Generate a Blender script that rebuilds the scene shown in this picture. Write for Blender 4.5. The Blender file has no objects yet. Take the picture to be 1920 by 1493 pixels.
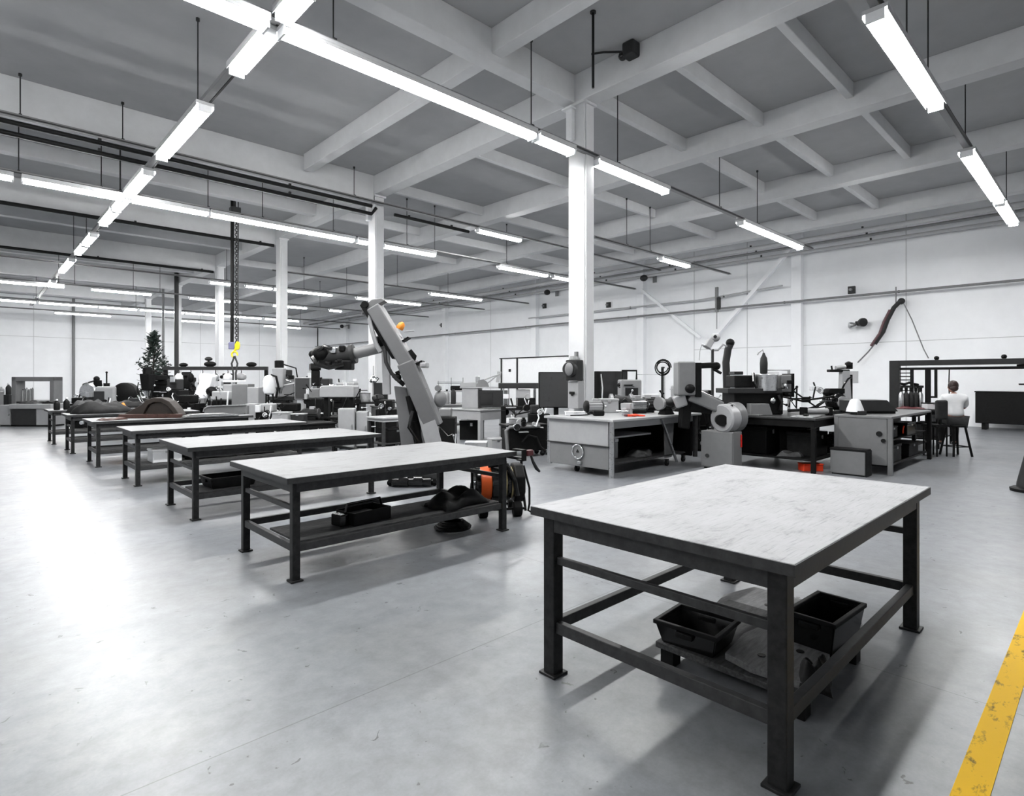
import bpy, bmesh, math, random
from mathutils import Vector, Matrix
SC = bpy.context.scene
COL = SC.collection
R = math.radians
# ---------------------------------------------------------------- camera model (1920 x 1493)
F, CX, CY, HC = 1076.0, 960.0, 712.0, 1.58
SN, CS = math.sin(R(46.5)), math.cos(R(46.5))
def D(u, v, Y):
    X = (u - CX) / F * Y
    return Vector((SN * X + CS * Y, -CS * X + SN * Y, HC - (v - CY) / F * Y))
def G(u, v, z=0.0):
    return D(u, v, F * (HC - z) / (v - CY))
def rowU(px, V):
    a = (px - CX) / F
    return (SN * a + CS) * V / (-CS * a + SN)
def rowV(px, U):
    a = (px - CX) / F
    return (-CS * a + SN) * U / (SN * a + CS)

# ---------------------------------------------------------------- materials
MATS = {}
def srgb(c):
    return tuple((x / 12.92) if x <= .04045 else ((x + .055) / 1.055) ** 2.4 for x in c)
def mat(name, col, rough=.5, metal=0., var=.08, scale=14., bump=0., rvar=.1, spec=.5, stretch=None, emit=None):
    """col is linear grey or rgb"""
    if isinstance(col, (int, float)):
        col = (col * .985, col, col * 1.02)
    m = bpy.data.materials.new(name); m.use_nodes = True
    nt = m.node_tree; N = nt.nodes; L = nt.links
    b = N['Principled BSDF']
    b.inputs['Metallic'].default_value = metal
    b.inputs['Specular IOR Level'].default_value = spec
    tc = N.new('ShaderNodeTexCoord'); mp = N.new('ShaderNodeMapping')
    L.new(tc.outputs['Object'], mp.inputs['Vector'])
    if stretch: mp.inputs['Scale'].default_value = stretch
    nz = N.new('ShaderNodeTexNoise'); nz.inputs['Scale'].default_value = scale; nz.inputs['Detail'].default_value = 6
    nz.inputs['Roughness'].default_value = .65
    L.new(mp.outputs['Vector'], nz.inputs['Vector'])
    cr = N.new('ShaderNodeValToRGB')
    cr.color_ramp.elements[0].position = .3; cr.color_ramp.elements[1].position = .7
    cr.color_ramp.elements[0].color = tuple(max(0, c * (1 - var)) for c in col) + (1,)
    cr.color_ramp.elements[1].color = tuple(min(1, c * (1 + var)) for c in col) + (1,)
    L.new(nz.outputs['Fac'], cr.inputs['Fac']); L.new(cr.outputs['Color'], b.inputs['Base Color'])
    mr = N.new('ShaderNodeMapRange')
    mr.inputs['To Min'].default_value = max(.02, rough - rvar); mr.inputs['To Max'].default_value = min(1, rough + rvar)
    L.new(nz.outputs['Fac'], mr.inputs['Value']); L.new(mr.outputs['Result'], b.inputs['Roughness'])
    if bump:
        bp = N.new('ShaderNodeBump'); bp.inputs['Strength'].default_value = bump; bp.inputs['Distance'].default_value = .01
        L.new(nz.outputs['Fac'], bp.inputs['Height']); L.new(bp.outputs['Normal'], b.inputs['Normal'])
    if emit:
        b.inputs['Emission Color'].default_value = emit[:3] + (1,); b.inputs['Emission Strength'].default_value = emit[3]
    MATS[name] = m
    return m
mat('white_wall', .92, .62, var=.03, scale=1.2, bump=.05)
mat('white_paint', .74, .45, var=.05, scale=5)
mat('column_paint', .62, .42, var=.05, scale=4)
mat('beam_paint', .60, .7, var=.05, scale=3)
mat('slab_paint', .42, .95, var=.05, scale=1.6, spec=.05, rvar=.02)
mat('lamp_housing', .45, .4, var=.04)
mat('rail_grey', .20, .4, var=.08)
mat('black_pipe', .012, .4, var=.2, spec=.14)
mat('rod_dark', .04, .45, .3, spec=.14)
mat('steel_dark', .024, .40, .2, var=.35, scale=22, bump=.12, spec=.14)
mat('steel_mid', .048, .42, .2, var=.25, scale=20, bump=.08, spec=.14)
mat('black_iron', .006, .5, .0, var=.4, scale=18, bump=.1, spec=.14)
mat('black_gloss', .006, .16, 0, var=.3, rvar=.05)
mat('rubber', .008, .65, 0, var=.3, bump=.1, spec=.14)
mat('grey_paint', .17, .42, 0, var=.07, scale=7)
mat('grey_dark_paint', .034, .42, 0, var=.1, scale=9, spec=.14)
mat('pale_paint', .33, .42, 0, var=.06, scale=6)
mat('crane_grey', .14, .42, 0, var=.07, scale=5, bump=.03)
mat('chrome', .75, .16, 1., var=.05, rvar=.06)
mat('steel_bright', .55, .3, 1., var=.15, scale=30)
mat('white_plastic', .78, .35, 0, var=.03)
mat('wood_dark', .055, .7, 0, var=.55, scale=9, bump=.35, stretch=(1, 6, 6), spec=.14)
mat('wood_grey', .13, .7, 0, var=.4, scale=9, bump=.3, stretch=(1, 6, 6))
mat('orange', srgb((.88, .36, .10)), .4, var=.05)
mat('orange_red', srgb((.92, .26, .12)), .45, var=.08)
mat('amber', srgb((.86, .53, .16)), .35, var=.08)
mat('tan_strap', srgb((.74, .68, .50)), .6, var=.1)
mat('yellow_hook', srgb((.86, .80, .10)), .4, var=.1)
mat('blue_grey', srgb((.42, .42, .55)), .4, var=.08)
mat('dark_red', srgb((.30, .10, .12)), .45, var=.15)
mat('hose_red', srgb((.36, .25, .27)), .5, var=.3)
mat('brown_leather', srgb((.15, .12, .10)), .55, var=.35, bump=.2, scale=9)
mat('rust_brown', srgb((.24, .14, .11)), .6, var=.4, bump=.2)
mat('tarp_dark', .012, .6, 0, var=.5, scale=10, bump=.4, spec=.14)
mat('cloth_grey', .06, .8, 0, var=.55, scale=6, bump=.4, spec=.14)
mat('leaf_dark', srgb((.12, .17, .15)), .5, var=.4)
mat('bark', srgb((.16, .14, .12)), .8, var=.4, bump=.4)
mat('skin', srgb((.62, .46, .40)), .5, var=.05)
mat('hair', srgb((.16, .09, .08)), .5, var=.3, scale=40, bump=.2)
mat('shirt', .70, .8, var=.05, scale=12, bump=.1)
mat('trouser', .035, .8, var=.2, bump=.1, spec=.14)
mat('screen_grey', .055, .3, 0, var=.04, spec=.14)
mat('glass_dark', .02, .08, 0, var=.05, rvar=.02)
mat('tube_glow', .9, .5, emit=(1., .995, .985, 26.0), var=0)
mat('red_lamp', srgb((.85, .15, .12)), .3)

def floor_mat():
    m = bpy.data.materials.new('polished_concrete'); m.use_nodes = True
    nt = m.node_tree; N = nt.nodes; L = nt.links; b = N['Principled BSDF']
    tc = N.new('ShaderNodeTexCoord')
    def noise(sc, det=6, ro=.6, dist=0., vec=None):
        n = N.new('ShaderNodeTexNoise'); n.inputs['Scale'].default_value = sc; n.inputs['Detail'].default_value = det
        n.inputs['Roughness'].default_value = ro; n.inputs['Distortion'].default_value = dist
        L.new(vec or tc.outputs['Object'], n.inputs['Vector']); return n
    def mix(blend, fac, a, c):
        x = N.new('ShaderNodeMix'); x.data_type = 'RGBA'; x.blend_type = blend
        for sock, val in ((x.inputs['Factor'], fac), (x.inputs['A'], a), (x.inputs['B'], c)):
            if hasattr(val, 'links'): L.new(val, sock)
            elif isinstance(val, float): sock.default_value = val
            else: sock.default_value = val
        return x.outputs['Result']
    def ramp(sock, p0, p1, c0, c1):
        r = N.new('ShaderNodeValToRGB'); r.color_ramp.elements[0].position = p0; r.color_ramp.elements[1].position = p1
        r.color_ramp.elements[0].color = (c0 * .985, c0, c0 * 1.02, 1); r.color_ramp.elements[1].color = (c1 * .985, c1, c1 * 1.02, 1)
        L.new(sock, r.inputs['Fac']); return r.outputs['Color']
    n1 = noise(.5, 3, .5, .2); n2 = noise(7., 8, .68, .15); n3 = noise(70., 4, .6)
    base = ramp(n1.outputs['Fac'], .2, .8, .165, .215)
    mott = ramp(n2.outputs['Fac'], .2, .8, .64, 1.32)
    c = mix('MULTIPLY', .8, base, mott)
    fine = ramp(n3.outputs['Fac'], .3, .7, .90, 1.06)
    c = mix('MULTIPLY', .6, c, fine)
    # saw-cut joints of the slab: a large brick grid, fine dark line
    br = N.new('ShaderNodeTexBrick'); br.offset = 0.; br.inputs['Scale'].default_value = 1.
    br.inputs['Brick Width'].default_value = 5.0; br.inputs['Row Height'].default_value = 3.75
    br.inputs['Mortar Size'].default_value = .004; br.inputs['Mortar Smooth'].default_value = .3
    br.inputs['Color1'].default_value = (1, 1, 1, 1); br.inputs['Color2'].default_value = (1, 1, 1, 1); br.inputs['Mortar'].default_value = (.45, .45, .45, 1)
    mp = N.new('ShaderNodeMapping'); mp.inputs['Location'].default_value = (1.4, 1.15, 0)
    L.new(tc.outputs['Object'], mp.inputs['Vector']); L.new(mp.outputs['Vector'], br.inputs['Vector'])
    c = mix('MULTIPLY', .7, c, br.outputs['Color'])
    # small dark specks of dirt
    vo = N.new('ShaderNodeTexVoronoi'); vo.inputs['Scale'].default_value = 3.0; vo.voronoi_dimensions = '2D'; vo.inputs['Randomness'].default_value = 1.
    wob = noise(30., 3)
    mpv = N.new('ShaderNodeMapping'); mpv.inputs['Scale'].default_value = (1, 1, 0)
    av = N.new('ShaderNodeVectorMath'); av.operation = 'MULTIPLY_ADD'; av.inputs[1].default_value = (.03, .03, 0)
    L.new(wob.outputs['Color'], av.inputs[0]); L.new(tc.outputs['Object'], av.inputs[2])
    L.new(av.outputs['Vector'], mpv.inputs['Vector']); L.new(mpv.outputs['Vector'], vo.inputs['Vector'])
    fl = noise(13., 5, .55, .8)
    sp = ramp(fl.outputs['Fac'], .30, .325, .28, 1.)
    sel = noise(1.3, 2)
    selr = ramp(sel.outputs['Fac'], .40, .5, 0., 1.)
    sp2 = mix('MIX', selr, (1, 1, 1, 1), sp)
    c = mix('MULTIPLY', .9, c, sp2)
    L.new(c, b.inputs['Base Color'])
    rr = N.new('ShaderNodeMapRange'); rr.inputs['To Min'].default_value = .285; rr.inputs['To Max'].default_value = .40
    rr.inputs['From Min'].default_value = .2; rr.inputs['From Max'].default_value = .8
    nr = noise(1.3, 4, .55, .2); L.new(nr.outputs['Fac'], rr.inputs['Value']); L.new(rr.outputs['Result'], b.inputs['Roughness'])
    b.inputs['Specular IOR Level'].default_value = .42
    bp = N.new('ShaderNodeBump'); bp.inputs['Strength'].default_value = .012; bp.inputs['Distance'].default_value = .02
    L.new(n2.outputs['Fac'], bp.inputs['Height']); L.new(bp.outputs['Normal'], b.inputs['Normal'])
    MATS['floor'] = m
floor_mat()

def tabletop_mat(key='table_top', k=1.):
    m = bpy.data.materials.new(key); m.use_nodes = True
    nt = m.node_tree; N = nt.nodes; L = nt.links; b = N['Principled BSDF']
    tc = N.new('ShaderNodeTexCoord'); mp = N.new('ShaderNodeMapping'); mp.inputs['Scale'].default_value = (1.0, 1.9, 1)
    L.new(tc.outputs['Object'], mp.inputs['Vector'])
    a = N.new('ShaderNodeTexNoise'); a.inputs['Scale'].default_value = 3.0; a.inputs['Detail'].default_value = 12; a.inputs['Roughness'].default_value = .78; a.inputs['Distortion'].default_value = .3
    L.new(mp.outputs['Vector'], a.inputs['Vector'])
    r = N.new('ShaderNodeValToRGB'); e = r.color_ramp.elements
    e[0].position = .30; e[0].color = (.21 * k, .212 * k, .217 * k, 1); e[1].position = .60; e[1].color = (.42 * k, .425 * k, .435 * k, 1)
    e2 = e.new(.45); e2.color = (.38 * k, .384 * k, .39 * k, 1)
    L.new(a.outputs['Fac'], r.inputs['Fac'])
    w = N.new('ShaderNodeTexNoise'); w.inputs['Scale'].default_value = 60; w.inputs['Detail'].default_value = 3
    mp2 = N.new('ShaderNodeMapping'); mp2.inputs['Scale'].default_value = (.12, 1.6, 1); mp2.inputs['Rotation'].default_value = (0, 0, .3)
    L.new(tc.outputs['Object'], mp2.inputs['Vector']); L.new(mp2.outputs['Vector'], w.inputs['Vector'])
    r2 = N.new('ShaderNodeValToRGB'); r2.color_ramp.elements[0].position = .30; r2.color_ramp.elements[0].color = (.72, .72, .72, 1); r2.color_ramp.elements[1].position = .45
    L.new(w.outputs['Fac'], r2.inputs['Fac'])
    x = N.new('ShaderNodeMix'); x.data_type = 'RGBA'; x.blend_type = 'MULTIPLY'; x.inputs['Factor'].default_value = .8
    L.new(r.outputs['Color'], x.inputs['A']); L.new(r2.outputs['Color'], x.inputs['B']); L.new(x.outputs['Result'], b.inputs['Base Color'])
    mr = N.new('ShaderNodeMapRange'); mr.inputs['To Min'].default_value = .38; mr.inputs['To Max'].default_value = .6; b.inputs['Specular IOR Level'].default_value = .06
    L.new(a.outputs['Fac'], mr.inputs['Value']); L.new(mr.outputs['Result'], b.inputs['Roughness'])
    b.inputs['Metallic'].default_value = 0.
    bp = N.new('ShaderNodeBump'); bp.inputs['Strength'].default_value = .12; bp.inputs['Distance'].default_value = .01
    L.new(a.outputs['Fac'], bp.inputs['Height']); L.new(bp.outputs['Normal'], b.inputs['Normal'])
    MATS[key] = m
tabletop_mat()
tabletop_mat('table_top_light_offset', .62)  # same tabletop darkened in colour to offset strong light on the left row

def line_mat():
    m = bpy.data.materials.new('worn_yellow_paint'); m.use_nodes = True
    nt = m.node_tree; N = nt.nodes; L = nt.links; b = N['Principled BSDF']
    tc = N.new('ShaderNodeTexCoord')
    a = N.new('ShaderNodeTexNoise'); a.inputs['Scale'].default_value = 7; a.inputs['Detail'].default_value = 8; a.inputs['Roughness'].default_value = .7
    mp = N.new('ShaderNodeMapping'); mp.inputs['Scale'].default_value = (1, 2.2, 1); L.new(tc.outputs['Object'], mp.inputs['Vector']); L.new(mp.outputs['Vector'], a.inputs['Vector'])
    r = N.new('ShaderNodeValToRGB'); e = r.color_ramp.elements
    e[0].position = .34; e[0].color = srgb((.40, .34, .14)) + (1,); e[1].position = .45; e[1].color = srgb((.88, .70, .10)) + (1,)
    L.new(a.outputs['Fac'], r.inputs['Fac']); L.new(r.outputs['Color'], b.inputs['Base Color']); b.inputs['Roughness'].default_value = .5; b.inputs['Specular IOR Level'].default_value = .08
    MATS['yellow_line'] = m
line_mat()

# ---------------------------------------------------------------- mesh builder
def frame_of(d):
    d = Vector(d).normalized()
    up = Vector((0, 0, 1)) if abs(d.z) < .95 else Vector((0, 1, 0))
    x = up.cross(d).normalized(); y = d.cross(x).normalized()
    return x, y, d
class MB:
    def __init__(self): self.bm = bmesh.new()
    def _face(self, vs):
        try: return self.bm.faces.new(vs)
        except ValueError: return None
    def box(self, c, s, rz=0., M=None):
        """centre, size"""
        m = Matrix.Translation(Vector(c)) @ Matrix.Rotation(rz, 4, 'Z')
        if M is not None: m = Matrix.Translation(Vector(c)) @ M
        r = bmesh.ops.create_cube(self.bm, size=1., matrix=m @ Matrix.Diagonal((s[0], s[1], s[2], 1)))
        return self
    def bb(self, lo, hi):
        return self.box([(a + b) / 2 for a, b in zip(lo, hi)], [abs(b - a) for a, b in zip(lo, hi)])
    def bar(self, p, q, w, h, roll=0.):
        """rectangular bar from p to q: w sideways, h up"""
        p, q = Vector(p), Vector(q); x, y, d = frame_of(q - p)
        m = Matrix((x, y, d)).transposed().to_4x4()
        if roll: m = m @ Matrix.Rotation(roll, 4, 'Z')
        m = Matrix.Translation((p + q) / 2) @ m
        bmesh.ops.create_cube(self.bm, size=1., matrix=m @ Matrix.Diagonal((w, h, (q - p).length, 1)))
        return self
    def taper(self, p, q, w0, h0, w1, h1, roll=0.):
        p, q = Vector(p), Vector(q); x, y, d = frame_of(q - p)
        if roll:
            x, y = x * math.cos(roll) + y * math.sin(roll), y * math.cos(roll) - x * math.sin(roll)
        ring = []
        for o, w, h in ((p, w0, h0), (q, w1, h1)):
            ring.append([self.bm.verts.new(o + x * sx * w / 2 + y * sy * h / 2) for sx, sy in ((-1, -1), (1, -1), (1, 1), (-1, 1))])
        for i in range(4): self._face([ring[0][i], ring[0][(i + 1) % 4], ring[1][(i + 1) % 4], ring[1][i]])
        self._face(ring[0][::-1]); self._face(ring[1])
        return self
    def cyl(self, p, q, r, r2=None, seg=14):
        p, q = Vector(p), Vector(q); r2 = r if r2 is None else r2
        x, y, d = frame_of(q - p); rings = []
        for o, rr in ((p, r), (q, r2)):
            rings.append([self.bm.verts.new(o + (x * math.cos(t) + y * math.sin(t)) * max(rr, 1e-4)) for t in [2 * math.pi * i / seg for i in range(seg)]])
        for i in range(seg):
            self._face([rings[0][i], rings[0][(i + 1) % seg], rings[1][(i + 1) % seg], rings[1][i]])
        self._face(rings[0][::-1]); self._face(rings[1])
        return self
    def tube(self, pts, r, seg=8):
        pts = [Vector(p) for p in pts]; rings = []; n = len(pts); px = None
        for i, p in enumerate(pts):
            d = (pts[min(i + 1, n - 1)] - pts[max(i - 1, 0)])
            if d.length < 1e-6: d = Vector((0, 0, 1))
            d.normalize()
            if px is None: x, y, _ = frame_of(d)
            else:
                x = px - d * px.dot(d)
                x = x.normalized() if x.length > 1e-5 else frame_of(d)[0]
                y = d.cross(x)
            px = x
            rr = r[i] if isinstance(r, (list, tuple)) else r
            rings.append([self.bm.verts.new(p + (x * math.cos(t) + y * math.sin(t)) * rr) for t in [2 * math.pi * k / seg for k in range(seg)]])
        for a, b in zip(rings, rings[1:]):
            for k in range(seg): self._face([a[k], a[(k + 1) % seg], b[(k + 1) % seg], b[k]])
        self._face(rings[0][::-1]); self._face(rings[-1])
        return self
    def lathe(self, prof, c=(0, 0, 0), axis=(0, 0, 1), seg=20):
        """prof: (radius, height) list"""
        c = Vector(c); x, y, d = frame_of(axis); rings = []
        for rr, h in prof:
            rings.append([self.bm.verts.new(c + d * h + (x * math.cos(t) + y * math.sin(t)) * max(rr, 1e-4)) for t in [2 * math.pi * k / seg for k in range(seg)]])
        for a, b in zip(rings, rings[1:]):
            for k in range(seg): self._face([a[k], a[(k + 1) % seg], b[(k + 1) % seg], b[k]])
        self._face(rings[0][::-1]); self._face(rings[-1])
        return self
    def ball(self, c, r, seg=12):
        r = (r, r, r) if isinstance(r, (int, float)) else r
        bmesh.ops.create_uvsphere(self.bm, u_segments=seg, v_segments=max(6, seg * 2 // 3), radius=1., matrix=Matrix.Translation(Vector(c)) @ Matrix.Diagonal((r[0], r[1], r[2], 1)))
        return self
    def prism(self, poly, o, ex, ey, t):
        """outline poly (2D) at origin o with axes ex, ey, thickness t along ex x ey (centred)"""
        o, ex, ey = Vector(o), Vector(ex).normalized(), Vector(ey).normalized(); n = ex.cross(ey).normalized()
        A = [self.bm.verts.new(o + ex * a + ey * b - n * t / 2) for a, b in poly]
        B = [self.bm.verts.new(o + ex * a + ey * b + n * t / 2) for a, b in poly]
        k = len(poly)
        for i in range(k): self._face([A[i], A[(i + 1) % k], B[(i + 1) % k], B[i]])
        self._face(A[::-1]); self._face(B)
        return self
    def torus(self, c, axis, r, rt, seg=22, st=8, a0=0., a1=2 * math.pi):
        c = Vector(c); x, y, d = frame_of(axis); full = abs(a1 - a0 - 2 * math.pi) < 1e-4
        n = seg if full else seg + 1
        rings = []
        for i in range(n):
            t = a0 + (a1 - a0) * i / seg
            rad = x * math.cos(t) + y * math.sin(t)
            rings.append([self.bm.verts.new(c + rad * (r + rt * math.cos(s)) + d * rt * math.sin(s)) for s in [2 * math.pi * k / st for k in range(st)]])
        prs = list(zip(rings, rings[1:])) + ([(rings[-1], rings[0])] if full else [])
        for a, b in prs:
            for k in range(st): self._face([a[k], a[(k + 1) % st], b[(k + 1) % st], b[k]])
        if not full: self._face(rings[0][::-1]); self._face(rings[-1])
        return self
    def grid(self, nx, ny, fn):
        """closed lumpy sheet: fn(i/nx, j/ny) -> top point; bottom lies 12 mm under its rim"""
        V = [[self.bm.verts.new(Vector(fn(i / nx, j / ny))) for j in range(ny + 1)] for i in range(nx + 1)]
        for i in range(nx):
            for j in range(ny): self._face([V[i][j], V[i + 1][j], V[i + 1][j + 1], V[i][j + 1]])
        return self
    def build(self, name, m, parent=None, bevel=0., smooth=False, seg=2, solid=0., sub=0):
        bmesh.ops.recalc_face_normals(self.bm, faces=self.bm.faces)
        me = bpy.data.meshes.new(name); self.bm.to_mesh(me); self.bm.free()
        me.materials.append(MATS[m] if isinstance(m, str) else m)
        o = bpy.data.objects.new(name, me); COL.objects.link(o)
        if parent is not None: o.parent = parent
        if smooth:
            for p in me.polygons: p.use_smooth = True
            try: me.set_sharp_from_angle(angle=R(40))
            except Exception: pass
        if solid:
            s = o.modifiers.new('solid', 'SOLIDIFY'); s.thickness = solid; s.offset = -1
        if bevel:
            b = o.modifiers.new('bevel', 'BEVEL'); b.width = bevel; b.segments = seg; b.limit_method = 'ANGLE'; b.angle_limit = R(40)
            b.harden_normals = False
        if sub:
            s = o.modifiers.new('sub', 'SUBSURF'); s.levels = sub; s.render_levels = sub
        return o
def tag(o, label=None, cat=None, group=None, kind=None):
    if label: o['label'] = label
    if cat: o['category'] = cat
    if group: o['group'] = group
    if kind: o['kind'] = kind
    return o
def thing(name, label, cat, loc=(0, 0, 0), rz=0., group=None):
    o = bpy.data.objects.new(name, None); COL.objects.link(o); o.empty_display_size = .2
    o.location = loc; o.rotation_euler = (0, 0, rz)
    return tag(o, label, cat, group)
KIDS = {}
def copy_tree(o, parent=None):
    c = o.copy(); COL.objects.link(c)
    if parent is not None: c.parent = parent
    for ch in [x for x in list(COL.objects) if x.parent == o]: copy_tree(ch, c)
    return c
def struct(name, mb, m, bevel=0., label=None, parent=None):
    o = mb.build(name, m, parent, bevel)
    if parent is None: o['kind'] = 'structure'
    if label: o['label'] = label
    return o

# ---------------------------------------------------------------- camera
cam = bpy.data.cameras.new('camera'); co = bpy.data.objects.new('camera', cam); COL.objects.link(co)
co.location = (0, 0, HC); co.rotation_euler = (R(90), 0, -R(43.5))
cam.sensor_fit = 'HORIZONTAL'; cam.sensor_width = 36.; cam.lens = 36. * F / 1920.
cam.shift_y = -(746.5 - CY) / 1920.; cam.clip_end = 300
SC.camera = co

# ---------------------------------------------------------------- setting
U0, U1, V0, V1 = -12., 24.5, -10., 53.
ZS, ZB = 7.55, 7.0
struct('floor', MB().bb((U0 - .3, V0 - .3, -.2), (U1 + .3, V1 + .3, 0)), 'floor', label='pale polished concrete floor with worn patches')
struct('ceiling', MB().bb((U0 - .3, V0 - .3, ZS), (U1 + .3, V1 + .3, ZS + .3)), 'slab_paint', label='grey concrete ceiling slab')
struct('wall_right', MB().bb((U1, V0, 0), (U1 + .25, V1, ZS)), 'white_wall', label='long white wall at the right')
struct('wall_back', MB().bb((U0, V1, 0), (U1, V1 + .25, ZS)), 'white_wall', label='white end wall of the hall')
struct('wall_left', MB().bb((U0 - .25, V0, 0), (U0, V1, ZS)), 'white_wall')
struct('wall_front', MB().bb((U0, V0 - .25, 0), (U1, V0, ZS)), 'white_wall')
def beam(lo, hi, m='beam_paint', label=None): return struct('ceiling_beam', MB().bb(lo, hi), m, .012, label)
beam((8.62, V0, ZB), (9.0, V1, ZS), label='white main girder carried by the columns')
for u in (13.1, 17.7, 22.1):
    beam((u - .2, V0, ZB), (u + .2, V1, ZS))
beam((6.45, V0, 7.12), (6.7, 14.8, ZS))
COLV = (7.3, 15.15, 22.2, 29.75, 37.3, 44.8)
for v in (7.45, 15.1, 18.9, 22.5, 26.2, 29.9, 33.6, 37.4, 41.2, 45., 49.):
    deep = v in (15.1, 22.5, 29.9, 37.4, 45.)
    beam((U0, v - .15, 6.78 if deep else (7.0 if v < 8 else 7.18)), (8.62, v + .15, ZS))
for v in (-.4, 3.7, 5.5, 7.4, 11.2, 15.1, 18.9, 22.5, 29.9, 37.4, 45.):
    for a, b in ((9.0, 12.9), (13.3, 17.5), (17.9, 21.9)):
        if v < 5 and a > 15: continue
        beam((a, v - .07, 7.25), (b, v + .07, ZS))
for i, v in enumerate(COLV):
    c = struct('column', MB().bb((8.66, v - .2, 0), (8.96, v + .2, ZB)), 'column_paint', .02, label='white square steel column')
    MB().bb((8.64, v - .215, .0), (8.98, v + .215, .03)).bb((8.62, v - .25, ZB - .05), (9.0, v + .25, ZB)).build('column_plate', 'column_paint', c, .004)
    MB().bb((8.70, v - .225, .05), (8.93, v - .2, ZB - .06)).build('web_recess', 'beam_paint', c)
    if i < 2:
        MB().bb((8.55, v + .02, ZB - .72), (8.66, v + .17, ZB - .12)).bb((8.5, v - .01, ZB - .12), (8.66, v + .25, ZB - .08)).build('bracket', 'white_paint', c, .015)
# pilasters and diagonal braces of the right wall
for v in (1.2, 8.9, 16.3, 23.7, 32.5, 47.):
    struct('wall_pilaster', MB().bb((U1 - .28, v - .2, 0), (U1, v + .2, ZS)), 'white_wall', .02, label='white pilaster of the right wall')
struct('wall_brace', MB().bar((U1 - .45, 8.9, 7.0), (U1 - .2, 12.6, 3.3), .16, .16), 'white_wall', label='white diagonal brace on the right wall')
struct('wall_brace', MB().bar((U1 - .45, 16.1, 6.0), (U1 - .2, 13.1, 3.5), .12, .12), 'white_wall')
# seams of the wall panels
n = [1]
def trim(lo, hi, m='rail_grey'):
    struct('trim_%d' % n[0], MB().bb(lo, hi), m); n[0] += 1
mat('seam', .60, .7, var=.05)
trim((U0, V1 - .012, 4.62), (U1, V1, 4.65), 'seam')
for u in (-1., 3.4, 10.6, 14.2, 19.):
    trim((u, V1 - .012, 0), (u + .03, V1, ZS), 'seam')
for v in (5.2, 11.0, 13.5, 19.8, 27.8, 41.):
    trim((U1 - .012, v, 0), (U1, v + .03, ZS), 'seam')
trim((U1 - .012, V0, 2.95), (U1, 13.5, 2.975), 'seam')
trim((U1 - .07, V1 - .07, 0), (U1, V1, 6.6), 'steel_dark')
# yellow floor line
struct('floor_marking', MB().bb((-6, .330, 0), (U1 - .1, .437, .0035)), 'yellow_line', label='worn yellow line painted on the floor')

# ---------------------------------------------------------------- light rows
ZL = 5.9
lampno = {}
def luminaire(p, q, label, group):
    """batten light with diffuser from p to q (horizontal)"""
    p, q = Vector(p), Vector(q); mid = (p + q) / 2; L = (q - p).length; ang = math.atan2(q.y - p.y, q.x - p.x)
    t = thing('hanging_strip_light', label, 'light', mid, ang, group)
    d = MB()
    h = L / 2 - .03
    d.prism([(-.10, .0), (-.075, -.095), (-.05, -.115), (.05, -.115), (.075, -.095), (.10, .0)], (0, 0, 0), (0, 1, 0), (0, 0, 1), 2 * h)
    d.build('diffuser', 'tube_glow', t)
    MB().bb((-L / 2, -.135, .0), (L / 2, .135, .05)).bb((-L / 2, -.135, -.045), (L / 2, -.128, .0)).bb((-L / 2, .128, -.045), (L / 2, .135, .0)).build('housing', 'lamp_housing', t, .006)
    MB().bb((-L / 2, -.1, -.118), (-L / 2 + .03, .1, .0)).build('end_cap', 'white_plastic', t, .004)
    MB().bb((L / 2 - .03, -.1, -.118), (L / 2, .1, .0)).build('end_cap', 'white_plastic', t, .004)
    return t
ORD = ['first', 'second', 'third', 'fourth', 'fifth', 'sixth', 'seventh', 'eighth', 'ninth', 'tenth', 'eleventh', 'twelfth']
def rail(p, q, label, rods, z=ZL, w=.07):
    p, q = Vector(p), Vector(q); mid = (p + q) / 2; L = (q - p).length; ang = math.atan2(q.y - p.y, q.x - p.x)
    t = thing('lighting_rail', label, 'rail', mid, ang)
    MB().bb((-L / 2, -.05, .05), (L / 2, .05, .12)).build('channel', 'rail_grey', t, .004)
    MB().bb((-L / 2, -.09, .053), (L / 2, -.06, .075)).build('cable', 'rod_dark', t)
    for s in rods:
        MB().cyl((s, 0, .12), (s, 0, ZS - z), .011, seg=6).cyl((s, 0, ZS - z - .05), (s, 0, ZS - z), .03, seg=8).box((s, 0, .125), (.05, .11, .02)).build('hanger_rod', 'rod_dark', t)
    return t
def row_u(V, u0, u1, segs, desc, rods_at, z=ZL, prefix=''):
    rail((u0, V, z), (u1, V, z), 'grey lighting rail hung along ' + desc, [u - (u0 + u1) / 2 for u in rods_at], z)
    k = 0
    for a, b in segs:
        if b < u0 or a > u1: continue
        luminaire((a, V, z), (b, V, z), 'lit white strip light, %s from the left along %s' % (ORD[k], desc), 'strip lights along ' + desc)
        k += 1
def px_segs(V, *pr): return [(rowU(a, V), rowU(b, V)) for a, b in pr]
v1 = 7.06
row_u(v1, -11, 20.5, [(-7.5, -4.6), (-4.5, -1.6), (-1.3, 2.62)] + px_segs(v1, (526, 999), (1004, 1071), (1115, 1248), (1388, 1500)),  # two leftmost strips lie out of frame, added to light the foreground
      'the row nearest the camera', [rowU(x, v1) for x in (371, 625, 996, 1158, 1349, 1420)])
v0 = 1.95
row_u(v0, -11, 20.5, [(-7.5, -4.5), (1.4, 4.6)] + px_segs(v0, (1640, 1755), (1812, 1872), (1875, 1900)),  # leftmost pair is unseen, added for light on the near floor and table
      'the row at the top right', [rowU(x, v0) for x in (1700, 1740, 1810, 1887)])
v2 = 16.1
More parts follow.
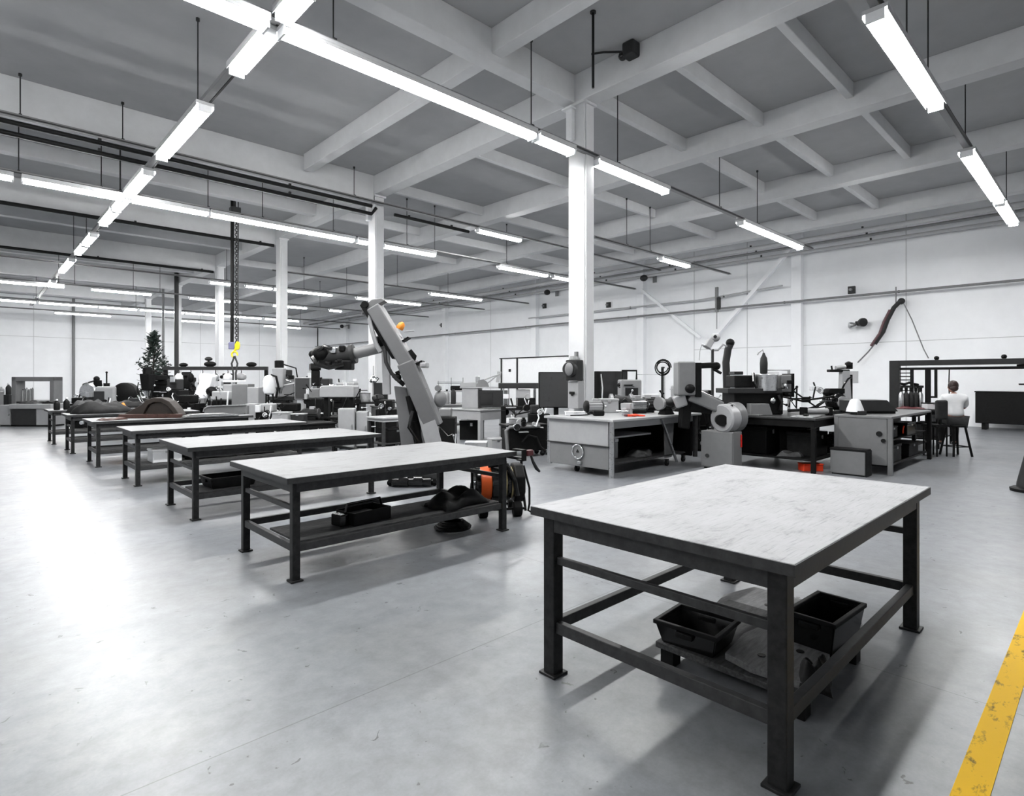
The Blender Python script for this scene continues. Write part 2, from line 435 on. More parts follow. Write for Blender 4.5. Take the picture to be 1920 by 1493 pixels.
row_u(v2, -11, 23.5, px_segs(v2, (-90, 25), (40, 231), (246, 390), (393, 663), (668, 690), (718, 815), (935, 1025), (1036, 1068)),
      'the second row, behind the second column', [rowU(x, v2) for x in (35, 190, 225, 390, 492, 625, 763, 815, 950)])
v3 = 23.4
row_u(v3, 8.9, 23.5, px_segs(v3, (806, 902)), 'the short row by the right wall', [rowU(x, v3) for x in (745, 840)])
v4 = 27.3
row_u(v4, -2, 23.5, px_segs(v4, (393, 432), (460, 509), (513, 622), (668, 690), (713, 788)),
      'the third row, across the far columns', [rowU(x, v4) for x in (425, 570, 650, 720)])
v5 = 33.3
row_u(v5, -6, 23.5, px_segs(v5, (-60, 87), (93, 121), (170, 284), (355, 432), (511, 575), (617, 640)),
      'the fourth row, towards the end wall', [rowU(x, v5) for x in (110, 140, 250, 300, 600)])
v6 = 41.
row_u(v6, -6, 23.5, px_segs(v6, (-40, 68), (72, 183), (185, 257), (262, 345), (347, 405), (420, 490), (496, 560)),
      'the row next to the end wall', [rowU(x, v6) for x in (68, 255, 420)])
row_u(14.72, -11, 23.5, px_segs(14.72, (895, 975)), 'the high rail under the deep beam', [rowU(x, 14.72) for x in (38, 230, 664)], z=6.62)
row_u(11.1, 14, 23., px_segs(11.1, (1238, 1290)), 'the stub rail by the right wall', [rowU(x, 11.1) for x in (1175, 1219)])
row_u(46.5, -6, 23.5, [(-4, -1), (4, 7), (11, 14), (17, 20)], 'the added row lighting the end wall', [0, 10, 20])  # unseen row, added to brighten the end wall
uc = 2.76
rail((uc, -8, ZL + .08), (uc, 45, ZL + .08), 'grey lighting rail crossing the rows from front to back', [rowV(x, uc) - 18.5 for x in (371, 226, 162, 138, 110)], ZL + .08)
k = 0
for a, b in [(rowV(x, uc), rowV(y, uc)) for x, y in ((577, 531), (509, 443), (385, 303), (279, 241), (233, 218), (216, 194), (176, 161), (159, 146), (135, 116), (100, 93))]:
    luminaire((uc, a, ZL + .08), (uc, b, ZL + .08), 'lit white strip light, %s from the top along the row crossing the others' % ORD[k], 'strip lights along the crossing row'); k += 1
EXPOSURE = 1.72
# ---------------------------------------------------------------- work tables
def work_table(u0, u1, v0, v1, h, label, overhang=.07, legw=.06, shelf=False, shortmid=True, longback=True, group=None, bevel=.005, topt=.045, top='table_top_light_offset'):
    """steel table: legs stand at the corners of the rectangle"""
    t = thing('work_table', label, 'table', ((u0 + u1) / 2, (v0 + v1) / 2, 0), 0, group)
    a, b = (u1 - u0) / 2, (v1 - v0) / 2
    MB().bb((-a - overhang, -b - overhang, h - topt), (a + overhang, b + overhang, h)).build('table_top', top, t, .004)
    e = .004
    MB().bb((-a - overhang - e, -b - overhang - e, h - topt - .002), (a + overhang + e, -b - overhang, h - .003)).bb((-a - overhang - e, b + overhang, h - topt - .002), (a + overhang + e, b + overhang + e, h - .003)) \
        .bb((-a - overhang - e, -b - overhang, h - topt - .002), (-a - overhang, b + overhang, h - .003)).bb((a + overhang, -b - overhang, h - topt - .002), (a + overhang + e, b + overhang, h - .003)).build('edge_band', 'steel_mid', t)
    ah = .085; zt = h - topt; w = legw / 2
    for s in (-1, 1):
        MB().bb((-a + w, s * (b - w * .6) - .02, zt - ah), (a - w, s * (b - w * .6) + .02, zt)).build('apron', 'steel_mid', t, .003)
        MB().bb((s * (a - w * .6) - .02, -b + w, zt - ah), (s * (a - w * .6) + .02, b - w, zt)).build('apron', 'steel_mid', t, .003)
    for sx in (-1, 1):
        for sy in (-1, 1):
            x, y = sx * (a - w), sy * (b - w)
            lg = MB().bb((x - w, y - w, .012), (x + w, y + w, zt)).build('leg', 'steel_dark', t, bevel)
            MB().bb((x - w - .018, y - w - .018, 0), (x + w + .018, y + w + .018, .014)).build('foot_plate', 'steel_dark', lg, .003)
    rh = .03
    zl = .26
    for s in (-1, 1):
        MB().bb((-a + legw, s * (b - w) - .02, zl - rh), (a - legw, s * (b - w) + .02, zl + rh)).build('lower_rail', 'steel_mid', t, .004)
        MB().bb((s * (a - w) - .02, -b + legw, zl - rh), (s * (a - w) + .02, b - legw, zl + rh)).build('lower_rail', 'steel_mid', t, .004)
        if shortmid:
            MB().bb((s * (a - w) - .015, -b + legw, h * .685 - .02), (s * (a - w) + .015, b - legw, h * .685 + .02)).build('middle_rail', 'steel_mid', t, .004)
    if shelf:
        MB().bb((-a + legw, -b + .06, zl + rh - .006), (a - legw - .02, -b + .06 + (2 * b - .12) * shelf, zl + rh + .012)).build('lower_shelf', 'wood_dark', t, .003)
    return t
work_table(2.25, 4.38, .86, 2.125, .9, 'big pale-topped steel work table nearest the camera', overhang=.045, legw=.075, top='table_top')
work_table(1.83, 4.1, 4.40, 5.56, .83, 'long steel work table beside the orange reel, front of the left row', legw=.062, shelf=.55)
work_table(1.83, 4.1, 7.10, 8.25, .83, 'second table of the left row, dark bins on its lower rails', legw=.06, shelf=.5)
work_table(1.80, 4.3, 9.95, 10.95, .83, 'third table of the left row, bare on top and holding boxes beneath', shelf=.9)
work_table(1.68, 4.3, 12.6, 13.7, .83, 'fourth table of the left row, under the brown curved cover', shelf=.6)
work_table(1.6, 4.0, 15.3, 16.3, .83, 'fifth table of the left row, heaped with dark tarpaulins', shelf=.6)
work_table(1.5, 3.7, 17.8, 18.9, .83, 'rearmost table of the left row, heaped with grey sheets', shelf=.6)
# ---------------------------------------------------------------- machine kit (local axes: x to the viewer's right, y away, z up)
RZ = R(-43.5)
def place(px, Y, z=0.):
    p = D(px, CY, Y); return (p.x, p.y, z)
def S(px, Y): return px * Y / F
def castor(parent, x, y, r=.05, m='rubber', z=0.):
    w = MB().cyl((x, y - .02, z + r), (x, y + .02, z + r), r, seg=14).build('castor', m, parent, .004)
    MB().bb((x - .025, y - .028, z + r), (x + .025, y - .021, z + r * 2.3)).bb((x - .025, y + .021, z + r), (x + .025, y + .028, z + r * 2.3)).bb((x - .03, y - .03, z + r * 2.3 - .01), (x + .03, y + .03, z + r * 2.3)).build('fork', 'steel_mid', w)
    return w
def handwheel(name, c, axis, r, parent, m='chrome'):
    b = MB().torus(c, axis, r, r * .12, 20, 6)
    x, y, d = frame_of(axis); c = Vector(c)
    for k in range(3):
        t = 2.1 * k + .4; b.cyl(c, c + (x * math.cos(t) + y * math.sin(t)) * r, r * .07, seg=6)
    b.cyl(c - d * r * .25, c + d * r * .2, r * .2, seg=10)
    k = c + x * r
    b.cyl(k, k + d * r * .6, r * .09, seg=8)
    return b.build(name, m, parent, smooth=True)
def milling_machine(loc, rz, h, label, paint='pale_paint', dark='black_iron', w=.7):
    t = thing('milling_machine', label, 'machine', loc, rz)
    MB().bb((-w * .45, -.45, 0), (w * .45, .5, .12)).build('base', dark, t, .02)
    MB().bb((-w * .28, .05, .12), (w * .28, .5, h * .72)).bb((-w * .24, .1, h * .72), (w * .24, .46, h * .80)).build('column', paint, t, .03)
    MB().bb((-w * .2, -.30, h * .30), (w * .2, .05, h * .44)).build('knee', dark, t, .02)
    MB().bb((-w * .75, -.32, h * .47), (w * .75, -.04, h * .52)).bb((-w * .3, -.28, h * .44), (w * .3, -.0, h * .47)).build('work_table', 'steel_mid', t, .006)
    MB().bb((-w * .13, -.48, h * .80), (w * .13, .5, h * .88)).build('ram', dark, t, .02)
    hd = MB().taper((0, -.38, h * .64), (0, -.38, h * .90), w * .26, .2, w * .34, .28).build('head', paint, t, .025)
    MB().cyl((0, -.38, h * .56), (0, -.38, h * .64), w * .07, w * .11).cyl((0, -.38, h * .53), (0, -.38, h * .56), .014).build('spindle', 'chrome', hd, smooth=True)
    mo = MB().cyl((0, -.38, h * .90), (0, -.38, h * .99), w * .13)
    mo.cyl((0, -.38, h * .99), (0, -.38, h), w * .14, w * .09).build('motor', dark, t, .005, smooth=True)
    handwheel('handwheel', (-w * .8, -.18, h * .495), (1, 0, 0), .09, t)
    handwheel('handwheel', (0, -.36, h * .37), (0, 1, 0), .10, t)
    MB().tube([(w * .17, -.42, h * .75), (w * .3, -.46, h * .73), (w * .36, -.5, h * .72)], .012).ball((w * .36, -.5, h * .72), .03, 8).build('feed_lever', 'chrome', hd, smooth=True)
    MB().tube([(w * .1, -.38, h * .95), (w * .4, -.1, h * .9), (w * .36, .3, h * .7), (w * .3, .42, h * .5)], .018).build('cable', 'rubber', t, smooth=True)
    greeble(t, w * .9, .6, h * .25, h * .8, len(label) * 7 + int(h * 100), 12)
    return t
def drill_press(loc, rz, h, label, paint='grey_dark_paint', s=1.):
    t = thing('drill_press', label, 'machine', loc, rz)
    MB().bb((-.2 * s, -.32 * s, 0), (.2 * s, .16 * s, .05 * s)).build('base', 'black_iron', t, .01)
    MB().cyl((0, .06 * s, .05 * s), (0, .06 * s, h * .9), .042 * s).build('pillar', 'chrome', t, smooth=True)
    MB().lathe([(.17 * s, 0), (.17 * s, .03 * s), (.15 * s, .04 * s)], (0, -.18 * s, h * .42)).bb((-.04 * s, -.18 * s, h * .42 - .03), (.04 * s, .1 * s, h * .42 + .01)).build('table', 'steel_mid', t)
    hd = MB().bb((-.1 * s, -.34 * s, h * .68), (.1 * s, .12 * s, h * .9)).build('head', paint, t, .03)
    MB().prism([(-.36 * s, 0), (.2 * s, 0), (.24 * s, .05 * s), (.2 * s, h * .1), (-.34 * s, h * .1), (-.38 * s, .05 * s)], (0, 0, h * .9), (0, 1, 0), (0, 0, 1), .24 * s).build('belt_cover', paint, t, .02)
    MB().cyl((0, .3 * s, h * .72), (0, .3 * s, h * .9), .09 * s).build('motor', 'black_iron', t, .01, smooth=True)
    MB().cyl((0, -.2 * s, h * .55), (0, -.2 * s, h * .68), .03 * s).cyl((0, -.2 * s, h * .5), (0, -.2 * s, h * .55), .012 * s, .03 * s).build('chuck', 'chrome', hd, smooth=True)
    hb = MB()
    for k in range(3):
        a = k * 2.094 + .5; e = Vector((.11 * s + .02, -.18 * s + .17 * s * math.cos(a), h * .74 + .17 * s * math.sin(a)))
        hb.cyl((.11 * s, -.18 * s, h * .74), e, .01 * s, seg=6).ball(e, .026 * s, 8)
    greeble(t, .3 * s, .5 * s, h * .5, h * .95, len(label), 7)
    hb.cyl((.08 * s, -.18 * s, h * .74), (.13 * s, -.18 * s, h * .74), .03 * s, seg=10).build('feed_handle', 'black_gloss', t, smooth=True)
    return t
def lathe_machine(loc, rz, L, label, paint='pale_paint', h=1.25):
    t = thing('metal_lathe', label, 'machine', loc, rz)
    for s in (-1, 1):
        MB().bb((s * L * .36 - .22, -.22, 0), (s * L * .36 + .22, .22, h * .52)).build('pedestal', paint, t, .02)
    MB().bb((-L / 2, -.26, h * .50), (L / 2, .26, h * .54)).build('chip_tray', 'black_iron', t, .008)
    MB().bb((-L / 2 + .05, -.14, h * .54), (L / 2 - .05, .14, h * .66)).build('bed', 'steel_mid', t, .01)
    hd = MB().bb((-L / 2 + .02, -.2, h * .66), (-L / 2 + .5, .2, h * .95)).build('headstock', paint, t, .03)
    MB().cyl((-L / 2 + .5, 0, h * .80), (-L / 2 + .6, 0, h * .80), .11).build('chuck', 'chrome', hd, .005, smooth=True)
    MB().bb((-.16, -.3, h * .62), (.16, .16, h * .72)).bb((-.08, -.2, h * .72), (.08, 0, h * .80)).build('carriage', 'black_iron', t, .01)
    handwheel('handwheel', (0, -.34, h * .62), (0, 1, 0), .08, t)
    MB().bb((L / 2 - .36, -.1, h * .66), (L / 2 - .12, .1, h * .88)).cyl((L / 2 - .5, 0, h * .80), (L / 2 - .1, 0, h * .80), .035).build('tailstock', paint, t, .015)
    greeble(t, L * .9, .45, h * .5, h * .95, len(label) * 5, 12)
    MB().bb((-L * .36, -.15, .05), (L * .36, .15, h * .5)).build('sump', 'black_iron', t)
    return t
def cabinet(loc, rz, w, d, h, label, paint='pale_paint', doors=1, feet=.04, name='cabinet', handle='steel_bright'):
    t = thing(name, label, 'cabinet', loc, rz)
    MB().bb((-w / 2, -d / 2 + .015, feet), (w / 2, d / 2, h)).build('body', paint, t, .008)
    if feet: MB().bb((-w / 2 + .03, -d / 2 + .05, 0), (w / 2 - .03, d / 2 - .04, feet)).build('plinth', 'black_iron', t)
    dw = w / doors
    for k in range(doors):
        x0 = -w / 2 + k * dw
        dr = MB().bb((x0 + .008, -d / 2, feet + .015), (x0 + dw - .008, -d / 2 + .018, h - .02)).build('door', paint, t, .005)
        hx = x0 + dw - .05 if k == 0 else x0 + .05
        MB().bb((hx - .01, -d / 2 - .025, h * .5), (hx + .01, -d / 2, h * .5 + .1)).build('handle', handle, dr, .004)
    return t
def box_thing(name, cat, loc, rz, w, d, h, label, m, lid=None, bevel=.01, group=None):
    t = thing(name, label, cat, loc, rz, group)
    MB().bb((-w / 2, -d / 2, 0), (w / 2, d / 2, h * .84)).build('body', m, t, bevel)
    MB().bb((-w / 2 - .008, -d / 2 - .008, h * .84), (w / 2 + .008, d / 2 + .008, h)).build('lid', lid or m, t, bevel)
    MB().bb((-.03, -d / 2 - .016, h * .72), (.03, -d / 2, h * .88)).build('latch', 'steel_bright', t, .003)
    return t
def open_bin(loc, rz, w, d, h, label, m='black_gloss', group=None, flare=.03, inner=None):
    t = thing('storage_bin', label, 'bin', loc, rz, group)
    b = MB(); th = .012
    for s in (-1, 1):
        b.taper((0, s * (d / 2 - flare), th / 2), (0, s * (d / 2), h), w - 2 * flare, th, w, th)
        b.taper((s * (w / 2 - flare), 0, th / 2), (s * (w / 2), 0, h), th, d - 2 * flare, th, d)
    b.bb((-w / 2 + flare, -d / 2 + flare, 0), (w / 2 - flare, d / 2 - flare, th))
    b.build('tub', m, t)
    r = MB()
    for s in (-1, 1):
        r.bb((-w / 2 - .012, s * d / 2 - .012, h - .015), (w / 2 + .012, s * d / 2 + .012, h + .008)); r.bb((s * w / 2 - .012, -d / 2, h - .015), (s * w / 2 + .012, d / 2, h + .008))
    r.build('rim', 'black_iron', t, .004)
    for s in (-1, 1): MB().bb((s * w / 2 - .02, -.05, h - .05), (s * w / 2 + .02, .05, h - .02)).build('grip', 'black_iron', t, .006)
    return t
def screen(loc, rz, w, h, z0, label, m='screen_grey', name='display_screen', d=.09, base='black_iron'):
    """panel whose lower edge is z0 above its foot"""
    t = thing(name, label, 'screen', loc, rz)
    MB().bb((-w / 2, -d / 2, z0), (w / 2, d / 2, z0 + h)).build('casing', base, t, .015)
    MB().bb((-w / 2 + .02, -d / 2 - .006, z0 + .025), (w / 2 - .02, -d / 2, z0 + h - .02)).build('panel', m, t, .004)
    MB().bb((-.05, .0, .02), (.05, .05, z0 + h * .4)).build('stand', base, t, .006)
    MB().bb((-w * .3, -.12, 0), (w * .3, .14, .02)).build('foot', base, t, .006)
    return t
def motor(loc, rz, L, r, label, m='grey_paint', name='electric_motor'):
    t = thing(name, label, 'motor', loc, rz)
    zc = r * 1.25
    b = MB().cyl((-L * .38, 0, zc), (L * .38, 0, zc), r * .9, seg=18)
    for k in range(14):
        a = k * 2 * math.pi / 14; b.box((0, math.cos(a) * r * .92, zc + math.sin(a) * r * .92), (L * .7, .012, r * .22), M=Matrix.Rotation(a + math.pi / 2, 4, 'X'))
    b.build('finned_body', m, t)
    MB().lathe([(r, 0), (r, L * .06), (r * .7, L * .12)], (L * .36, 0, zc), (1, 0, 0)).build('end_shield', 'steel_mid', t, smooth=True)
    MB().lathe([(r, 0), (r * 1.02, L * .1), (r * .8, L * .16), (r * .2, L * .17)], (-L * .36, 0, zc), (-1, 0, 0)).build('fan_cowl', 'black_iron', t, smooth=True)
    MB().cyl((L * .45, 0, zc), (L * .66, 0, zc), r * .18).build('shaft', 'chrome', t, smooth=True)
    MB().bb((-L * .12, -r * .45, zc + r * .8), (L * .16, r * .45, zc + r * 1.35)).build('terminal_box', 'pale_paint', t, .006)
    for s in (-1, 1): MB().bb((-L * .3, s * r * .75 - r * .25, 0), (L * .3, s * r * .75 + r * .25, r * .4)).build('foot', 'black_iron', t, .005)
    return t
def grinder(loc, rz, s, label):
    t = thing('bench_grinder', label, 'grinder', loc, rz)
    MB().taper((0, 0, 0), (0, 0, .12 * s), .26 * s, .18 * s, .14 * s, .12 * s).build('base', 'black_iron', t, .008)
    MB().cyl((-.14 * s, 0, .2 * s), (.14 * s, 0, .2 * s), .085 * s).build('motor', 'grey_dark_paint', t, .01, smooth=True)
    for q in (-1, 1):
        g = MB().cyl((q * .15 * s, 0, .2 * s), (q * .21 * s, 0, .2 * s), .12 * s, seg=20).build('wheel_guard', 'grey_paint', t, .008)
        MB().cyl((q * .155 * s, -.03 * s, .2 * s), (q * .205 * s, -.03 * s, .2 * s), .105 * s, seg=20).build('grinding_wheel', 'pale_paint', g)
        MB().bb((q * .15 * s, -.2 * s, .17 * s), (q * .21 * s, -.13 * s, .18 * s)).build('tool_rest', 'steel_mid', t)
    return t
def vise(loc, rz, s, label, m='grey_dark_paint'):
    t = thing('bench_vise', label, 'vise', loc, rz)
    MB().cyl((0, 0, 0), (0, 0, .04 * s), .11 * s, seg=18).bb((-.08 * s, -.1 * s, .04 * s), (.08 * s, .1 * s, .12 * s)).build('base', m, t, .008)
    MB().bb((-.1 * s, .02 * s, .12 * s), (.1 * s, .1 * s, .24 * s)).build('fixed_jaw', m, t, .012)
    MB().bb((-.1 * s, -.12 * s, .12 * s), (.1 * s, -.05 * s, .24 * s)).bb((-.05 * s, -.24 * s, .1 * s), (.05 * s, 0, .15 * s)).build('sliding_jaw', m, t, .012)
    MB().cyl((0, -.34 * s, .1 * s), (0, -.2 * s, .1 * s), .02 * s).cyl((-.12 * s, -.32 * s, .1 * s), (.12 * s, -.32 * s, .1 * s), .01 * s, seg=8).build('screw_handle', 'chrome', t, smooth=True)
    return t
def heap(name, cat, loc, rz, w, d, h, label, m, seed=1, group=None):
    """folded cloth heap: closed lumpy shell"""
    rnd = random.Random(seed); ph = [rnd.uniform(0, 6.28) for _ in range(8)]
    def f(a, b):
        e = min(1., min(a, 1 - a, b, 1 - b) * 5.) ** .55
        k = .68 + .16 * math.sin(7 * a + ph[0] + 2 * math.sin(5 * b + ph[1])) + .13 * math.sin(11 * b + ph[2] + 1.5 * math.sin(9 * a + ph[3]))
        wob = .04 * math.sin(9 * b + ph[4]) * w; wob2 = .05 * math.sin(8 * a + ph[5]) * d
        return ((a - .5) * w + wob * (1 - e), (b - .5) * d + wob2 * (1 - e), .004 + h * e * max(.15, k))
    t = thing(name, label, cat, loc, rz, group)
    b = MB().grid(26, 18, f); b.build('folds', m, t, smooth=True, solid=.004)
    return t
def bottle(loc, s, label, m='grey_paint', h=.42):
    t = thing('bottle', label, 'bottle', loc)
    MB().lathe([(.06 * s, 0), (.065 * s, .02 * s), (.065 * s, h * .62), (.05 * s, h * .74), (.022 * s, h * .84), (.022 * s, h * .9)]).build('flask', m, t, smooth=True)
    MB().lathe([(.026 * s, h * .9), (.026 * s, h), (.01 * s, h * 1.03)]).build('cap', 'white_plastic', t, smooth=True)
    return t
def pot(loc, r, h, label, m='pale_paint', name='drum', cat='drum'):
    t = thing(name, label, cat, loc)
    MB().lathe([(r * .96, 0), (r, .01), (r, h * .33), (r * 1.03, h * .35), (r, h * .37), (r, h * .66), (r * 1.03, h * .68), (r, h * .7), (r, h * .97), (r * .95, h * .98)], seg=24).build('shell', m, t, smooth=True)
    MB().lathe([(r * 1.02, h * .95), (r * 1.02, h), (r * .9, h)], seg=24).build('lid', 'grey_dark_paint', t, smooth=True)
    return t
def coil(loc, rz, r, label, m='black_iron', turns=3, stand=0.):
    t = thing('hose_coil', label, 'hose', loc, rz)
    b = MB()
    pts = []
    for k in range(turns * 20 + 1):
        a = k / 20 * 2 * math.pi; rr = r * (1 - .13 * (k / 20) + .03 * math.sin(a * 1.7)); pts.append((rr * math.cos(a), .03 * math.sin(a * .5), stand + r + rr * math.sin(a)))
    b.tube(pts, r * .07, 7).build('loops', m, t, smooth=True)
    MB().bb((-.03, .03, 0), (.03, .07, stand + r)).bb((-.03, -.05, stand + r - .02), (.03, .07, stand + r + .02)).bb((-.2, -.15, 0), (.2, .2, .025)).build('stand', 'steel_mid', t, .005)
    return t
def bench(u0, u1, v0, v1, h, label, top='pale_paint', leg='steel_dark', lw=.06, shelf=True, name='workbench', apron='steel_mid', ah=.08, tt=.04, front=None, side=None):
    t = thing(name, label, 'bench', ((u0 + u1) / 2, (v0 + v1) / 2, 0)); a, b = (u1 - u0) / 2, (v1 - v0) / 2
    MB().bb((-a, -b, h - tt), (a, b, h - .002)).build('worktop', top, t, .008)
    MB().bb((-a + .03, -b + .03, h - tt - ah), (a - .03, b - .03, h - tt)).build('apron', apron, t, .004)
    for sx in (-1, 1):
        for sy in (-1, 1):
            x, y = sx * (a - lw / 2 - .02), sy * (b - lw / 2 - .02)
            MB().bb((x - lw / 2, y - lw / 2, 0), (x + lw / 2, y + lw / 2, h - tt - ah)).build('leg', leg, t, .005)
    if shelf:
        MB().bb((-a + .05, -b + .05, .2), (a - .05, b - .05, .228)).build('lower_shelf', leg, t, .004)
    return t
def stand_lamp(loc, rz, pts, label, head='white_plastic', r=.012, hr=.09, name='task_lamp'):
    t = thing(name, label, 'lamp', loc, rz)
    MB().lathe([(.1, 0), (.1, .02), (.03, .035)]).build('base', 'black_iron', t, smooth=True)
    MB().tube([(0, 0, .03)] + pts, r, 8).build('arm', 'steel_mid', t, smooth=True)
    e = Vector(pts[-1]); d = (e - Vector(pts[-2] if len(pts) > 1 else (0, 0, 0))); d = Vector((d.x * .5, -.3, -.6)).normalized()
    MB().lathe([(hr * .3, -.05), (hr * .45, 0), (hr, hr * 1.1), (hr * .96, hr * 1.12), (hr * .4, .02)], e, d).build('lamp_shade', head, t, smooth=True)
    return t

def greeble(t, w, d, h0, h1, seed, n=9, dark=.5, back=False):
    """small fittings on the front and sides of a machine body w x d between heights h0 and h1"""
    r = random.Random(seed)
    for k in range(n):
        x = r.uniform(-w / 2, w / 2); z = r.uniform(h0, h1); y = -d / 2 - r.uniform(0, .05)
        if r.random() < .25: x = r.choice((-1, 1)) * w / 2; y = r.uniform(-d / 2, d / 4)
        q = r.random(); m = 'black_iron' if q < dark else ('pale_paint' if q < dark + .12 else ('white_plastic' if q < dark + .32 else ('chrome' if q < dark + .42 else 'grey_paint')))
        kind = r.choice(('gearbox', 'lever', 'cable', 'gauge', 'valve', 'bracket', 'cover', 'cable'))
        if kind in ('gearbox', 'cover'):
            a, b, c = r.uniform(.05, .16), r.uniform(.04, .10), r.uniform(.05, .18); MB().box((x, y, z), (a, b, c)).build(kind, m, t, .01)
        elif kind == 'lever':
            e = Vector((x + r.uniform(-.14, .14), y - .1, z + r.uniform(-.02, .2))); MB().cyl((x, y, z), e, .012, seg=6).ball(e, .025, 8).build(kind, m, t, smooth=True)
        elif kind == 'cable':
            x2 = r.uniform(-w / 2, w / 2); z2 = r.uniform(h0, h1); MB().tube([(x, y, z), ((2 * x + x2) / 3, y - .08, max(h0, min(z, z2) - r.uniform(0, .15))), (x2, y - .06, (z + 2 * z2) / 3), (x2, y, z2)], r.uniform(.012, .022), 6).build(kind, r.choice(('black_gloss', 'black_iron', 'white_plastic')), t, smooth=True)
        elif kind == 'gauge':
            MB().cyl((x, y + .02, z), (x, y - .04, z), r.uniform(.04, .08), seg=14).build(kind, m, t, .004, smooth=True)
        elif kind == 'valve':
            MB().cyl((x, y, z), (x, y - .08, z), .03, seg=8).torus((x, y - .09, z), (0, 1, 0), .05, .01, 12, 5).build(kind, m, t, smooth=True)
        else:
            MB().bb((x - .1, y - .02, z - .012), (x + .1, y + .05, z + .012)).build(kind, m, t, .004)
# ---------------------------------------------------------------- under the big table
t = thing('low_platform', 'low dark wooden platform under the nearest table', 'platform', (3.22, 1.37, 0))
MB().bb((-.44, -.40, .09), (.44, .40, .125)).build('deck', 'wood_dark', t, .006)
for sx in (-1, 1):
    for sy in (-1, 1): MB().bb((sx * .38 - .04, sy * .34 - .04, 0), (sx * .38 + .04, sy * .34 + .04, .09)).build('foot', 'black_iron', t, .004)
open_bin((2.93, 1.60, .126), R(4), .30, .34, .12, 'open black bin on the side of the platform towards the left table leg')
open_bin((3.42, 1.10, .126), R(-3), .42, .24, .2, 'deep open black bin under the nearest table beside the yellow line')
t = thing('wooden_board', 'scuffed dark board lying across the low platform', 'board', (3.06, 1.21, .126), R(3))
MB().prism([(-.24, -.20), (.02, -.22), (.22, -.19), (.24, .19), (.1, .22), (-.2, .20), (-.25, .05)], (0, 0, .02), (1, 0, 0), (0, 1, 0), .035).build('plank', 'wood_grey', t, .004)
for x, y in ((-.1, .05), (.08, -.08)): MB().cyl((x, y, .036), (x, y, .041), .02, seg=10).build('knot', 'black_iron', t)
t = thing('wooden_board', 'pale grey board lying on the floor behind the low platform', 'board', (3.98, 1.55, 0), R(-4))
MB().prism([(-.30, -.36), (.24, -.40), (.30, -.1), (.27, .34), (-.05, .40), (-.31, .33)], (0, 0, .015), (1, 0, 0), (0, 1, 0), .03).build('plank', 'wood_grey', t, .004)
MB().cyl((0, .1, .028), (0, .1, .034), .022, seg=10).build('knot', 'black_iron', t)
heap('rag', 'rag', (2.95, .99 + .01, .126), R(20), .24, .14, .12, 'crumpled dark rag on the corner of the low platform', 'tarp_dark', 5)
# ---------------------------------------------------------------- under the left tables
zs = .304
t = thing('tool_tray', 'black open tool tray on the shelf of the front left table', 'tray', (2.62, 4.72, zs), R(8))
b = MB().bb((-.2, -.13, 0), (.2, .13, .012))
for s in (-1, 1): b.bb((-.2, s * .13 - .006, 0), (.2, s * .13 + .006, .11)); b.bb((s * .2 - .006, -.13, 0), (s * .2 + .006, .13, .11))
b.build('tray', 'black_iron', t, .003)
MB().tube([(-.2, 0, .1), (-.18, 0, .17), (.18, 0, .17), (.2, 0, .1)], .012).build('handle', 'black_gloss', t, smooth=True)
MB().bb((-.15, -.09, .013), (.1, .09, .08)).build('tool_roll', 'tarp_dark', t, .02)
MB().bb((-.3, -.07, .0), (-.21, .07, .1)).build('side_box', 'black_gloss', t, .01)
heap('tool_bag', 'bag', (3.62, 4.66, zs), R(5), .6, .36, .17, 'slumped dark bag at the end of the shelf by the orange reel', 'tarp_dark', 9)
coil_t = thing('cable_coil', 'black cable coiled flat on the floor under the front left table', 'cable', (3.72, 4.82, 0))
pts = [((.2 - .0012 * k) * math.cos(k * .3), (.2 - .0012 * k) * math.sin(k * .3), .016 + .0009 * k) for k in range(84)]
MB().tube(pts, .015, 6).build('loops', 'rubber', coil_t, smooth=True)
MB().bar((-.02, -.24, .05), (-.02, -.12, .09), .05, .02).build('tie', 'black_iron', coil_t)
open_bin((2.30, 7.42, zs), R(2), .52, .4, .12, 'flat dark bin on the shelf of the second left table, by its end legs', m='black_iron')
box_thing('toolbox', 'toolbox', (2.98, 7.45, zs), R(-3), .5, .38, .16, 'dark lidded toolbox on the shelf of the second left table', 'black_iron', 'tarp_dark')
heap('folded_tarp', 'tarp', (2.35, 7.4, zs + .012), R(10), .36, .26, .09, 'dark tarp stuffed into the flat bin of the second left table', 'tarp_dark', 12)
box_thing('storage_box', 'box', (2.25, 10.3, zs), 0, .4, .36, .2, 'white box on the shelf of the third left table', 'white_plastic')
heap('folded_tarp', 'tarp', (2.9, 10.35, zs), 0, .7, .5, .26, 'dark tarp on the shelf of the third left table', 'tarp_dark', 21)
box_thing('storage_box', 'box', (3.65, 10.35, zs), 0, .5, .4, .2, 'black box on the shelf of the third left table, beyond the tarp', 'black_iron')
# clamp on the corner of the front left table
t = thing('bar_clamp', 'dark red clamp hanging from the corner of the front left table', 'clamp', (4.21, 4.36, .79))
MB().bb((-.03, -.10, .045), (.03, .04, .06)).bb((-.03, -.115, -.06), (.03, -.095, .06)).bb((-.03, -.10, -.06), (.03, -.02, -.045)).build('frame', 'black_iron', t, .004)
MB().bb((.03, -.13, -.01), (.12, -.08, .05)).build('screw_block', 'dark_red', t, .008)
MB().tube([(.1, -.1, .0), (.13, -.11, -.08), (.17, -.12, -.15), (.21, -.13, -.19)], [.012, .016, .02, .012]).build('lever', 'black_gloss', t, smooth=True)
